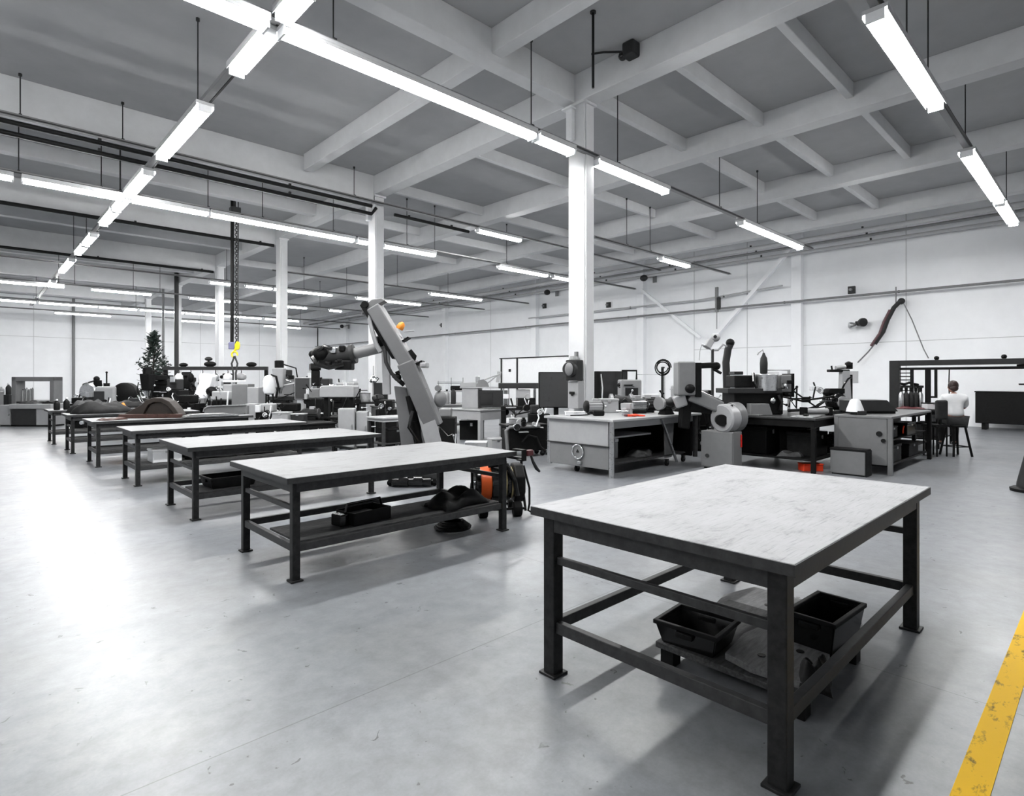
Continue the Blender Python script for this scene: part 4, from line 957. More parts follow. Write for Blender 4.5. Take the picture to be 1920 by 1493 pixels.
t = thing('drill_stand', 'tall pale drill stand with an overhanging black head', 'drill', place(1585, 13.6), RZ)
Yd = 13.6
def dc(px, v, y=0.): return Vector(((px - 1585) * Yd / F, y, HC - (v - CY) * Yd / F))
MB().taper((0, 0, .02), dc(1583, 694), .32, .24, .18, .16).build('column', 'pale_paint', t, .02); MB().bb((.09, -.06, .9), (.14, .1, 1.7)).build('side_rail', 'black_iron', t, .006); MB().bb((-.3, -.25, 0), (.3, .25, .03)).build('foot_plate', 'black_iron', t)
MB().bb(tuple(dc(1553, 698, -.08)), tuple(dc(1590, 693, .08))).build('arm', 'black_iron', t, .015); MB().ball(dc(1591, 684), .08, 10).bb(tuple(dc(1586, 692, -.05)), tuple(dc(1597, 680, .05))).build('motor_cap', 'black_iron', t, .01)
MB().cyl(dc(1566, 690, -.02), dc(1584, 688, -.02), .05).build('motor', 'pale_paint', t, .004, smooth=True); MB().tube([dc(1560, 693), dc(1559, 686)], .02).build('lever', 'black_iron', t)
# ---------------------------------------------------------------- gantry, jars, side table, person
ug = 15.7
t = thing('gantry_frame', 'black steel frame spanning over the benches at the right', 'frame', (ug, 1.4, 0))
yl = 3.62 - 1.4; yr = -1.6 - 1.4
MB().bb((-.08, yl - .16, 0), (.08, yl + .04, 2.02)).build('post', 'grey_dark_paint', t, .01)
MB().bb((-.05, yr, 0), (.05, yr + .14, 2.02)).build('post', 'grey_dark_paint', t, .01)
MB().bb((-.08, yr, 1.90), (.08, yl - .16, 2.02)).build('top_beam', 'grey_dark_paint', t, .01)
MB().bb((-.05, yr + .14, 1.80), (.05, yl - .16, 1.855)).build('lower_beam', 'black_iron', t, .006)
y2 = rowV(1740, ug) - 1.4
MB().bb((-.045, y2 - .05, .0), (.045, y2 + .05, 1.80)).build('inner_post', 'black_iron', t, .006)
MB().bb((-.03, y2 - .17, 1.2), (.03, y2 - .12, 1.8)).bb((-.03, y2 - .17, 1.17), (.03, y2 - .05, 1.21)).build('guide_rail', 'black_iron', t, .004)
lad = MB().bb((-.03, yl - .42, 1.2), (.03, yl - .36, 1.8))
for k in range(7): lad.bb((-.02, yl - .40, 1.24 + k * .08), (.02, yl - .16, 1.262 + k * .08))
lad.build('ladder_strip', 'black_iron', t)
for v, s in ((yl - .66, .65), (yl - .72, .72), (yl - 1.08, .6), (yl - 3.4, .4), (yl - 3.52, .55), (yl - 2.98, .62)):
    MB().tube([(0, v, 1.80), (.01, v + .01, 1.80 - s * .5), (0, v, 1.80 - s)], .012, 6).build('hanging_cord', 'black_iron', t)
for v in (yl - .85, yl - 2.0): MB().ball((0, v, 2.06), .05, 8).cyl((0, v, 2.0), (0, v, 2.06), .02).build('roller', 'black_iron', t, smooth=True)
MB().tube([(0, yl - 2.2, 1.87), (0, yl - 2.6, 1.885), (0, yl - 3.1, 1.87), (0, yl - 3.3, 1.885), (0, yl - 3.4, 1.79), (0, yl - 3.2, 1.77)], .025).build('cable_bundle', 'rubber', t, smooth=True)
bench(14.05, 15.4, 2.82, 3.6, .93, 'black side bench under the end of the steel frame', 'grey_dark_paint', 'black_iron', .06, apron='black_iron')
for i in range(5):
    t = thing('gas_flask', 'steel flask with a black valve, %s from the left on the side bench' % ORD[i], 'flask', place(1690 + i * 9.0, 12.95, .93), 0, 'steel flasks on the side bench')
    MB().lathe([(.045, 0), (.05, .02), (.05, .30), (.03, .36), (.02, .38)]).build('body', 'steel_bright' if i in (0, 4) else 'grey_dark_paint', t, smooth=True); MB().cyl((0, 0, .38), (0, 0, .44), .03).ball((0, 0, .46), .035, 8).build('valve', 'black_iron', t, smooth=True)
t = thing('parts_tray', 'black tray of tangled parts above the steel flasks', 'tray', place(1702, 15.6, 0), RZ)
MB().bb((-.33, -.15, 1.36), (.33, .15, 1.42)).build('tray', 'black_iron', t, .006); MB().tube([(-.3, 0, 1.43), (-.2, .02, 1.47), (-.1, -.03, 1.45), (.05, .02, 1.50), (.15, -.02, 1.46), (.28, 0, 1.44)], .035).build('tangle', 'black_gloss', t, smooth=True)
for s in (-1, 1): MB().bb((s * .3 - .02, -.02, 0), (s * .3 + .02, .02, 1.36)).build('leg', 'black_iron', t)
box_thing('meter_case', 'case', place(1746, 12.7, .93), RZ, .30, .2, .14, 'black and white meter case on the side bench, beside the flasks', 'white_plastic', 'black_iron')
bench(15.95, 17.6, 2.75, 3.6, .90, 'dark table in front of the seated person', 'steel_mid', 'black_iron', .06, apron='black_iron')
heap('red_cloth', 'cloth', (15.2, 3.15, .93), .2, .24, .5, .05, 'dark red cloth on the edge of the side bench', 'dark_red', 61)
box_thing('crate', 'crate', (16.7, 3.1, .23), 0, .5, .4, .34, 'wire-grey crate under the dark table by the person', 'cloth_grey', 'black_iron')
box_thing('storage_box', 'box', (17.2, 3.0, .23), 0, .34, .4, .5, 'pale box under the dark table by the person', 'pale_paint')
# dark long cabinet at the wall
pL = wall_pt(1834, 790)
t = thing('long_cabinet', 'long black low cabinet standing before the right wall', 'cabinet', (U1 - .85, 0.7, 0))
MB().bb((-.4, -2.9, .20), (.4, 2.4, 1.18)).build('body', 'black_iron', t, .02)
MB().bb((-.42, -2.92, 1.18), (.42, 2.42, 1.215)).build('top', 'black_gloss', t, .01)
for y in (-2.7, -.2, 2.2): MB().bb((-.34, y - .05, 0), (.34, y + .05, .2)).build('foot', 'black_iron', t)
for y in (.1, .9): MB().bb((-.42, y - .03, .6), (-.40, y + .03, .8)).build('handle', 'steel_mid', t, .006)
t = thing('table_fan', 'small black fan with pale centre on the long black cabinet', 'fan', (U1 - .9, 1.75, 1.215), R(90))
MB().lathe([(.16, 0), (.16, .02), (.03, .04)]).cyl((0, 0, .03), (0, 0, .2), .02).build('stand', 'black_iron', t, smooth=True)
fb = MB()
for k in range(3):
    a = k * 2.09; fb.bar((0, -.02, .22), (.34 * math.cos(a), -.02, .22 + .16 * math.sin(a)), .09, .02, .4)
fb.build('blades', 'black_iron', t, .006); MB().ball((0, -.03, .22), .07, 10).build('hub', 'white_plastic', t, smooth=True)
# grey cone stand at the right edge
t = thing('cone_stand', 'dark grey cone-shaped stand cut off by the right edge', 'cone', D(1934, CY, 8.09).to_2d().to_3d())
MB().lathe([(.05, .66), (.06, .6), (.16, .12), (.165, .06)], seg=24).build('cone', 'grey_dark_paint', t, smooth=True); MB().lathe([(.235, 0), (.24, .04), (.2, .06), (.1, .065)], seg=24).build('foot', 'black_iron', t, smooth=True)

greeble(bpy.data.objects['printing_machine'], 1.0, .6, .12, .62, 5, 18, .6)
greeble(bpy.data.objects['welding_unit'], .44, .5, .9, 1.5, 7, 10, .5)
motor((12.2, 3.8, .23), RZ, .4, .13, 'finned motor on the shelf under the black workbench, at the front', 'grey_dark_paint')
motor((11.5, 3.75, .23), RZ + .5, .36, .12, 'second finned motor on the shelf under the black workbench, deeper in', 'grey_paint')
pot((11.45, 3.9, .23 + .0), .16, .36, 'dark drum under the black workbench', 'grey_dark_paint') if False else None
grinder((9.28, 5.68, zt), RZ + .6, 1.0, 'small bench grinder in front of the silver motor')
vise((8.55, 6.02, zt), RZ - .5, .9, 'pale vise on the bench close to the orange-red glove', 'pale_paint')

t = thing('air_cylinder', 'pale ribbed air cylinder lying on the black workbench in front of the pump', 'cylinder', (11.22, 3.74, zk), RZ + .12)
MB().cyl((-.26, 0, .075), (.2, 0, .075), .055).build('barrel', 'pale_paint', t, .004, smooth=True); MB().bb((-.32, -.07, 0), (-.24, .07, .15)).bb((.18, -.07, 0), (.25, .07, .15)).build('end_block', 'black_iron', t, .012); MB().cyl((.25, 0, .075), (.5, 0, .075), .022).build('piston_rod', 'chrome', t, smooth=True)
t = thing('steel_plate', 'bright steel plate lying at the front of the black workbench', 'plate', (10.58, 3.72, zk), .1)
MB().bb((-.3, -.18, 0), (.3, .18, .018)).build('plate', 'steel_bright', t, .003); MB().bb((-.06, -.03, .018), (.06, .03, .05)).build('clamp_block', 'black_iron', t, .004)
t = thing('steel_plate', 'dull steel plate lying on the black workbench, nearer the robot', 'plate', (10.52, 4.72, zk), 0)
MB().bb((-.22, -.3, 0), (.22, .3, .02)).build('plate', 'grey_paint', t, .003); MB().cyl((0, .1, .02), (0, .1, .06), .05).build('boss', 'black_iron', t, .004)
# ---------------------------------------------------------------- benches and machines left of the nearest column
bench(9.1, 11.0, 10.72, 12.0, .84, 'pale grey table with thick legs behind the crane', 'pale_paint', 'pale_paint', .10, shelf=False, apron='pale_paint', ah=.22)
t = thing('oven', 'pale front of a boxy oven with a dark side on the pale table', 'oven', place(906, 15.0, .84), RZ + R(-8))
MB().bb((-.50, -.3, 0), (-.08, .3, .52)).build('front_casing', 'pale_paint', t, .012); MB().bb((-.08, -.26, .03), (.60, .3, .46)).build('body', 'grey_dark_paint', t, .015); MB().bb((-.55, -.33, .52), (.66, .32, .55)).build('top_plate', 'pale_paint', t, .004)
MB().bb((-.02, -.28, .1), (.3, -.26, .4)).build('window', 'glass_dark', t, .004)
t = thing('metal_offcuts', 'pale folded metal offcuts lying on top of the boxy oven', 'scrap', place(893, 15.0, 1.39), RZ)
MB().prism([(-.32, 0), (.1, 0), (.1, .12), (-.32, .10)], (-.1, .05, 0), (1, 0, 0), (0, 0, 1), .2).build('folded_sheet', 'pale_paint', t, .006); MB().prism([(0, 0), (.34, 0), (.30, .12), (.2, .2), (.06, .17)], (.0, -.1, 0), (1, 0, 0), (0, 0, 1), .1).build('curved_sheet', 'grey_paint', t, .006)
MB().bar((.1, 0, .14), (.62, .05, .34), .14, .03).bar((.3, .0, .1), (.55, .03, .30), .1, .03).bar((.56, .02, .12), (.60, .04, .40), .1, .08).build('bent_strip', 'pale_paint', t, .004); MB().bb((-.02, -.04, .12), (.10, .06, .28)).build('small_cup', 'steel_bright', t, .02)
t = thing('white_partition', 'white partition screen with a thin dark frame behind the benches', 'partition', (11.15, 10.8, 0))
MB().bb((-.015, -1.35, .9), (.015, 1.35, 2.17)).build('panel', 'white_plastic', t)
MB().bb((-.03, -1.4, 2.17), (.03, 1.45, 2.20)).build('top_bar', 'grey_dark_paint', t, .003)
for y in (1.37, .72, -1.37): MB().bb((-.03, y - .03, 0), (.03, y + .03, 2.2)).build('post', 'grey_dark_paint', t, .004)
MB().bb((-.03, .98, 1.80), (-.015, 1.06, 1.88)).build('tag_plate', 'black_iron', t)
t = thing('dark_press', 'low black press with a pale middle in front of the partition', 'machine', place(972, 13.95), RZ)
MB().bb((-.42, -.3, .86), (.5, .3, .95)).bb((-.42, -.3, 0), (-.3, .3, .86)).bb((.38, -.3, 0), (.5, .3, .86)).build('body', 'black_iron', t, .012); MB().bb((-.48, -.3, 1.37), (.5, .25, 1.50)).build('top_beam', 'grey_dark_paint', t, .015); MB().bb((-.05, -.25, 1.14), (.28, .2, 1.34)).build('platen', 'pale_paint', t, .01)
MB().bb((-.02, -.27, .95), (.4, .2, 1.14)).build('die_block', 'black_gloss', t, .01)
for x in (-.36, -.24, .40): MB().cyl((x, 0, .95), (x, 0, 1.37), .035 if x > 0 else .02).build('guide_rod', 'chrome', t, smooth=True)
t = thing('cart', 'dark trolley with a square tube frame beside the bench with the round hatch', 'trolley', place(980, 11.9), RZ + R(20))
MB().tube([(-.40, -.2, .12), (-.44, -.2, .55), (-.36, -.2, .62), (.30, -.2, .62)], .035).build('frame', 'grey_paint', t, smooth=True); MB().bb((-.36, -.18, .12), (.46, .3, .56)).build('tank', 'black_iron', t, .02); MB().bb((-.42, -.2, .62), (.5, .3, .66)).build('tray', 'black_iron', t, .006)
for x in (-.3, .4):
    for y in (-.1, .22): castor(t, x, y, .05)
MB().tube([(-.1, -.22, .3), (.02, -.26, .45), (.2, -.26, .4), (.3, -.24, .2), (.4, -.3, .1)], .025).build('hose', 'rubber', t, smooth=True)
box_thing('storage_box', 'box', place(968, 11.95, .66), RZ, .3, .2, .12, 'pale tin on the dark trolley by the partition', 'pale_paint')
box_thing('crate', 'crate', place(885, 15.3), RZ, .62, .5, .5, 'black crate under the pale table', 'black_iron')
box_thing('carton', 'box', place(893, 13.4), RZ, .50, .35, .14, 'flat pale carton on the floor in front of the pale table', 'pale_paint', 'white_plastic')
box_thing('carton', 'box', place(930, 13.0), RZ + .4, .3, .3, .26, 'small pale carton on the floor by the pale table leg', 'pale_paint')
bench(8.4, 11.2, 13.6, 14.8, .84, 'grey bench between the crane and the pale table', 'grey_paint', 'black_iron', .08, apron='grey_paint', ah=.26)
for i, (px, Y, h, lab) in enumerate(((826, 17.5, .34, 'tall chrome cylinder on the grey bench, nearest the crane'), (838, 17.5, .3, 'middle chrome cylinder on the grey bench behind the crane'), (850, 17.4, .36, 'chrome cylinder on the grey bench, nearest the oven'))):
    t = thing('gas_cylinder', lab, 'cylinder', place(px, Y, .84)); MB().lathe([(.07, 0), (.08, .02), (.08, h), (.05, h + .06), (.025, h + .08)]).build('body', ('chrome', 'pale_paint', 'grey_dark_paint')[i], t, smooth=True); MB().cyl((0, 0, h + .08), (0, 0, h + .14), .03).build('valve', 'black_iron', t, smooth=True)
t = thing('wire_rack', 'light wire rack with small black motors on the grey bench', 'rack', place(842, 17.9, .84), RZ)
w_ = MB()
for z in (.62, .66): w_.tube([(-.35, -.1, z), (.42, -.1, z), (.42, .15, z), (-.35, .15, z), (-.35, -.1, z)], .008, 6)
for x in (-.35, .05, .42): w_.cyl((x, .15, 0), (x, .15, .70 + .1 * (x > 0)), .009, seg=6)
w_.build('wires', 'grey_paint', t); MB().bb((.05, -.1, .40), (.42, .12, .55)).build('motor_box', 'black_iron', t, .03); MB().bb((-.33, -.1, .36), (.42, .14, .38)).build('shelf', 'pale_paint', t)
# small pale bench in front of the crane mast
bench(6.32, 7.22, 10.6, 11.3, .78, 'small pale two-tier bench just left of the crane mast', 'pale_paint', 'steel_mid', .06, shelf=True, apron='pale_paint', ah=.06)
box_thing('storage_box', 'box', (6.75, 10.9, .23), 0, .5, .4, .3, 'dark box on the lower tier of the small pale bench', 'black_iron')
# pale cabinets and hoods
cabinet(place(651, 13.2), RZ + .15, .36, .4, .92, 'narrow pale cabinet left of the small pale bench', 'pale_paint', 1)
cabinet(place(680, 13.4), RZ + .15, .26, .4, .84, 'narrower pale cabinet touching the small pale bench', 'pale_paint', 1)
t = thing('extraction_hood', 'wide pale extraction hood on a dark stand left of the crane', 'hood', place(637, 14.2), RZ)
MB().prism([(-.42, 0), (.42, 0), (.42, .26), (.38, .29), (-.36, .28), (-.42, .24)], (0, 0, 1.15), (1, 0, 0), (0, 0, 1), .5).build('canopy', 'pale_paint', t, .02); MB().bb((-.36, -.1, 0), (-.26, .1, 1.15)).bb((.26, -.1, 0), (.36, .1, 1.15)).build('stand', 'black_iron', t, .01); MB().bb((-.38, -.22, .62), (.38, .2, .66)).build('shelf', 'black_iron', t)
bench(4.9, 5.95, 11.9, 13.1, .64, 'low black bench at the far end of the third left table', 'black_iron', 'black_iron', .07, apron='black_iron')
box_thing('storage_box', 'box', place(529, 12.65, .64), RZ, .34, .28, .23, 'plain white-grey box on the low black bench', 'pale_paint')
box_thing('storage_box', 'box', place(561, 12.8, .64), RZ, .28, .26, .19, 'grey framed box on the low black bench', 'grey_dark_paint', 'pale_paint')
motor(place(585, 13.4, .64) , RZ, .4, .12, 'dark motor on the end of the low black bench', 'grey_dark_paint')
# machine row behind the left tables
milling_machine(place(531, 16.5), RZ + R(6), 2.12, 'pale-headed milling machine in front of the third column', 'pale_paint', 'black_iron', .95)
screen(place(568, 16.0), RZ, .44, .62, 1.02, 'dark grey screen in a pale frame right of the milling machine', 'screen_grey', base='pale_paint')
lathe_machine(place(632, 18.6), RZ, 1.4, 'dark metal lathe behind the dark grey screen', 'grey_dark_paint', 1.7)
drill_press(place(590, 16.9), RZ + .4, 2.05, 'black drill press under the end of the crane tube', 'black_iron', 1.2)
t = thing('white_tank', 'white ribbed tank left of the milling machine', 'tank', place(505, 15.2), RZ)
MB().lathe([(.04, 1.18), (.13, 1.22), (.16, 1.3), (.15, 1.36), (.165, 1.42), (.15, 1.48), (.16, 1.54), (.12, 1.66), (.05, 1.70)], seg=20).build('vessel', 'white_plastic', t, smooth=True)
for k in range(3): MB().cyl((.12 * math.cos(k * 2.09), .12 * math.sin(k * 2.09), 0), (.10 * math.cos(k * 2.09), .10 * math.sin(k * 2.09), 1.25), .018, seg=8).build('leg', 'black_iron', t)
MB().tube([(.05, 0, 1.7), (.2, -.05, 1.66), (.26, -.05, 1.4), (.2, -.05, 1.1)], .03).build('pipe', 'black_iron', t, smooth=True)
cabinet(place(456, 15.6), RZ + R(4), .42, .5, 1.46, 'tall pale cabinet behind the sling', 'grey_paint', 1)
cabinet(place(481, 15.3), RZ, .30, .45, 1.38, 'slimmer pale cabinet beside the tall one', 'pale_paint', 1)
cabinet(place(474, 14.3), RZ, .26, .3, .98, 'short pale cabinet in front of the two tall ones', 'pale_paint', 1)
# overhead rail rack with hanging parts
t = thing('overhead_rail', 'long grey overhead rail on two posts above the machine row', 'rail', place(405, 19.4), RZ)
MB().bb((-1.75, -.06, 1.90), (1.75, .06, 2.02)).build('beam', 'grey_dark_paint', t, .01)
for x in (-1.7, 1.7): MB().bb((x - .05, -.05, 0), (x + .05, .05, 1.9)).build('post', 'black_iron', t, .006)
for x, s in ((-1.1, .10), (-.2, .14), (1.2, .12)): MB().ball((x, 0, 2.02 + s * .6), (s * 1.5, .1, s * .7), 10).build('trolley', 'black_iron', t, smooth=True)
MB().cyl((-.25, 0, 2.08), (-.25, 0, 2.24), .03).ball((-.25, 0, 2.28), (.13, .1, .07), 10).build('warning_light', 'grey_dark_paint', t, smooth=True)
for i, (x, w, h, m, lab) in enumerate(((-1.25, .26, .34, 'white_plastic', 'first'), (-.85, .20, .30, 'black_iron', 'second'), (-.45, .28, .40, 'white_plastic', 'third'), (-.02, .22, .26, 'steel_bright', 'fourth'), (.4, .3, .30, 'white_plastic', 'fifth'), (.85, .34, .24, 'pale_paint', 'sixth'))):
    q = D(405, CY, 19.4); o = Vector((q.x, q.y, 0)) + Vector((SN, -CS, 0)) * x
    t = thing('hanging_casing', '%s %s casing hanging from the overhead rail, counted from the left' % (lab, 'dark' if m == 'black_iron' else 'pale'), 'casing', (o.x, o.y, 1.9 - h - .105), RZ, 'casings hanging from the overhead rail')
    MB().lathe([(w * .22, 0), (w * .42, .04), (w * .5, h * .4), (w * .46, h * .75), (w * .2, h)], seg=14).build('shell', m, t, smooth=True); MB().tube([(0, 0, h), (.01, 0, h + .05), (0, 0, h + .1)], .012).build('hook', 'black_iron', t)
band = [(350, 20.8, 'dark drill press behind the curved brown cover', 'black_iron', 1.85), (426, 20.7, 'dark drill press behind the sling, under the overhead rail', 'grey_dark_paint', 1.8)]
for px, Y, lab, m, h in band: drill_press(place(px, Y), RZ + .5, h, lab, m, 1.25)
t = thing('enamel_press', 'white slanted enamel press under the overhead rail', 'machine', place(388, 18.6), RZ)
MB().taper((-.22, 0, .75), (.1, 0, 1.75), .46, .4, .34, .3).build('housing', 'white_plastic', t, .04); MB().bb((-.4, -.3, 0), (.2, .3, .75)).build('base', 'black_iron', t, .02); MB().bb((-.30, -.4, .78), (.12, -.2, .98)).build('drawer', 'grey_paint', t, .01); MB().ball((.2, -.1, 1.2), (.18, .14, .16), 12).build('motor', 'black_iron', t, smooth=True)
t = thing('enamel_feeder', 'white feeder box with black legs right of the slanted press', 'machine', place(437, 17.5), RZ)
MB().bb((-.22, -.2, 1.1), (.2, .2, 1.44)).build('housing', 'pale_paint', t, .03); MB().bb((-.22, -.2, 1.5), (.3, .2, 1.56)).build('top_plate', 'white_plastic', t, .01)
for x in (-.18, .16): MB().bb((x - .04, -.15, 0), (x + .04, .15, 1.1)).build('leg', 'black_iron', t)
MB().cyl((0, 0, 1.44), (0, 0, 1.5), .06).build('spindle', 'chrome', t)
milling_machine(place(296, 17.6), RZ - .2, 1.95, 'black machine with many levers below the tree', 'black_iron', 'black_iron', 1.0)
lathe_machine(place(392, 22.4), RZ, 2.2, 'black lathe at the back of the machine row', 'black_iron', 1.75)
pot(place(685, 14.42, 1.022), .13, .22, 'pale lidded tub on the black stand right of the hood', 'pale_paint')
t = thing('equipment_stand', 'black stand with a glossy screen between the hood and the crane', 'stand', place(696, 14.4), RZ)
MB().bb((-.32, -.25, .98), (.36, .25, 1.02)).build('top', 'black_iron', t, .006); MB().bb((.04, .05, 1.02), (.40, .12, 1.50)).build('screen', 'glass_dark', t, .01); MB().bb((.02, .04, 1.0), (.05, .13, 1.52)).build('screen_edge', 'pale_paint', t); MB().ball((.2, -.12, 1.12), (.16, .1, .1), 12).build('handset', 'grey_dark_paint', t, smooth=True)
for x in (-.28, .32): MB().bb((x - .03, -.2, 0), (x + .03, .2, .98)).build('leg', 'black_iron', t)
t = thing('kettle', 'chrome kettle with a thin rod on the glossy screen', 'kettle', place(700, 14.33, 1.502), RZ)
MB().lathe([(.07, 0), (.10, .04), (.09, .12), (.05, .16), (.02, .18)]).build('body', 'chrome', t, smooth=True); MB().cyl((0, 0, .17), (0, 0, .42), .008).build('rod', 'grey_paint', t); MB().tube([(.09, 0, .05), (.14, 0, .1), (.09, 0, .14)], .012).build('handle', 'black_iron', t, smooth=True)
# hoist
ph = place(438, 19.4 - 1.0)
t = thing('chain_hoist', 'yellow hook block hanging on dark chains from the ceiling', 'hoist', (ph[0], ph[1], 0))
YH = 18.4
def hz(v): return HC - (v - CY) * YH / F
MB().cyl((-.04, .02, hz(645)), (-.03, .02, ZS), .055, seg=8).build('control_cable', 'black_iron', t)
ch = MB()
z = hz(645); k = 0
while z < 6.9:
    ch.torus((.07, -.06, z + .05), (1, 0, 0) if k % 2 else (0, 1, 0), .045, .014, 8, 5); z += .075; k += 1
ch.build('chain', 'steel_mid', t, smooth=True)
MB().cyl((.11, -.1, hz(642)), (.11, -.1, ZS), .016, seg=6).build('lift_rope', 'rod_dark', t)
MB().bb((-.11, -.16, 6.88), (.18, .10, 7.1)).bb((-.02, -.05, 7.1), (.06, .03, ZS)).build('hoist_body', 'grey_dark_paint', t, .02)
MB().bb((-.14, -.05, hz(655)), (.02, .08, hz(642))).build('pendant_switch', 'blue_grey', t, .02)
MB().prism([(-.02, -.12), (.10, -.10), (.13, .02), (.11, .14), (.05, .18), (-.02, .06)], (.05, -.05, hz(650)), (SN, -CS, 0), (0, 0, 1), .1).build('hook_block', 'yellow_hook', t, .02)
MB().torus((.02, -.03, hz(665)), (CS, SN, 0), .09, .03, 18, 8, R(-60), R(200)).cyl((.02, -.02, hz(660)), (.05, -.04, hz(652)), .035).build('hook', 'yellow_hook', t, smooth=True)
sl = MB()
for s in (-1, 1): sl.tube([(.02, -.03, hz(668)), (.02 + s * .07, -.03 - s * .06, hz(682)), (.02 + s * .03, -.03 - s * .03, hz(700)), (.02 + s * .04, -.03 - s * .04, hz(740)), (.02 + s * .035, -.03 - s * .03, hz(762))], .03)
sl.build('sling', 'steel_mid', t, smooth=True)
MB().torus((.02, -.03, hz(775)), (CS, SN, 0), .16, .022, 18, 6).build('sling_loop', srgb and 'tan_strap', t, smooth=True)
# ---------------------------------------------------------------- tree
pt = place(289, 21.0)
t = thing('potted_tree', 'tall dark leafy tree rising behind the machines', 'tree', pt)
MB().lathe([(.24, 0), (.3, .02), (.34, .5), (.36, .52), (.33, .52), (.3, .46)], seg=20).build('pot', 'black_iron', t, smooth=True)
rnd = random.Random(4)
tr = MB().tube([(0, 0, .45), (.03, .02, 1.2), (-.03, 0, 2.0), (.02, .02, 2.8), (.05, 0, 3.25)], [.05, .045, .035, .022, .01])
for k in range(26):
    z = 1.3 + k * .072; a = k * 2.4; L = .5 * (1 - (z - 1.2) / 2.6) + .16
    tr.tube([(0, 0, z), (math.cos(a) * L * .5, math.sin(a) * L * .5, z + .10), (math.cos(a) * L, math.sin(a) * L, z + .2)], [.016, .011, .005], 5)
tr.build('trunk', 'bark', t, smooth=True)
lf = MB()
for k in range(1150):
    z = .95 + 2.35 * rnd.random(); rr = (.58 * min(1, (3.45 - z) / 1.3) * (.72 + .28 * math.sin(z * 6 + 1))) * math.sqrt(rnd.random()); a = rnd.random() * 6.283
    c0 = Vector((math.cos(a) * rr, math.sin(a) * rr, z)); d = Vector((rnd.uniform(-1, 1), rnd.uniform(-1, 1), rnd.uniform(-.5, .9))).normalized(); s_ = Vector((rnd.uniform(-1, 1), rnd.uniform(-1, 1), rnd.uniform(-1, 1))).cross(d).normalized()
    L = rnd.uniform(.09, .17); w_ = L * .28; up = d.cross(s_) * w_ * .4
    v = [lf.bm.verts.new(q) for q in (c0, c0 + d * L * .5 + s_ * w_ + up, c0 + d * L, c0 + d * L * .5 - s_ * w_ + up)]
    lf._face([v[0], v[1], v[2]]); lf._face([v[0], v[2], v[3]])
lf.build('foliage', 'leaf_dark', t)
# ---------------------------------------------------------------- things on the rear left tables
zt4 = .83
p = place(265, 13.6, zt4)
t = thing('curved_cover', 'dark brown arched machine cover on the fourth left table', 'cover', (2.72, 13.05, zt4), RZ + R(8)); t.scale = (.78, .78, .84)
out = [(-.78, 0), (-.72, .10), (-.5, .22), (-.34, .30), (-.22, .42), (-.05, .47), (.15, .46), (.32, .38), (.46, .22), (.55, .08), (.58, 0)]
inn = [(.46, 0), (.38, .14), (.26, .28), (.1, .36), (-.05, .36), (-.18, .30), (-.26, .16), (-.30, .04), (-.5, .03)]
MB().prism(out + inn, (0, .12, 0), (1, 0, 0), (0, 0, 1), .42).build('shell', 'brown_leather', t, .015); MB().prism([(-.3, 0), (-.26, .14), (-.16, .30), (-.04, .355), (.1, .355), (.26, .27), (.37, .13), (.45, 0)], (0, .14, 0), (1, 0, 0), (0, 0, 1), .3).build('inner_plate', 'brown_leather', t, .005); MB().bb((-.8, -.22, 0), (.62, -.05, .09)).build('base_rail', 'rust_brown', t, .01)
for x in (-.18, .08, .3): MB().bb((x - .03, -.235, .03), (x + .03, -.22, .1)).build('bracket', 'rust_brown', t, .004)
heap('tool_pouch', 'pouch', place(222, 14.6, .83), RZ, .34, .3, .17, 'amber pouch between the dark tarps and the brown cover', 'amber', 3)
heap('leather_strip', 'strip', (1.95, 12.85, .83), R(20), .4, .26, .05, 'orange-brown leather strip at the corner of the fourth left table', 'rust_brown', 8)
heap('tarpaulin', 'tarp', (2.2, 15.8, .83), R(4), 1.1, .9, .28, 'dark tarpaulin heaped on the fifth left table', 'tarp_dark', 14)
heap('tarpaulin', 'tarp', (3.32, 15.8, .83), R(-4), .8, .8, .22, 'crumpled grey sheet beside the dark tarpaulin on the fifth left table', 'cloth_grey', 15)
heap('tarpaulin', 'tarp', (2.28, 18.35, .83), R(4), .72, .9, .26, 'crumpled grey sheet on the rearmost left table', 'cloth_grey', 16)
heap('tarpaulin', 'tarp', (3.14, 18.35, .83), R(-4), .72, .8, .20, 'dark tarpaulin on the rearmost left table', 'tarp_dark', 17)
t = thing('sheet_trough', 'long pale grey trough with a rounded end on the fourth left table', 'trough', (4.02, 13.32, .83), RZ + R(-3))
MB().prism([(-.45, 0), (.5, 0), (.5, .20), (-.36, .17), (-.43, .13), (-.46, .06)], (0, .1, .002), (1, 0, 0), (0, 0, 1), .12).build('side', 'grey_paint', t, .02); MB().tube([(.5, .02, .2), (-.36, .02, .17), (-.44, .02, .12), (-.46, .02, .05)], .014).build('rolled_edge', 'steel_bright', t, smooth=True); MB().bb((-.4, -.3, 0), (.45, .02, .012)).build('flange', 'steel_bright', t)
t = thing('steel_sheets', 'stack of bright flat steel sheets on the far end of the fourth left table', 'sheets', (3.55, 12.7, .83), 0)
for k in range(4): MB().bb((-.5 + .05 * k, -.2 + .02 * k, .006 + k * .014), (.52 - .07 * k, .2 - .03 * k, .018 + k * .014)).build('sheet', 'steel_bright', t)
MB().bb((-.4, -.15, 0), (.4, .15, .006)).build('packing', 'wood_grey', t)
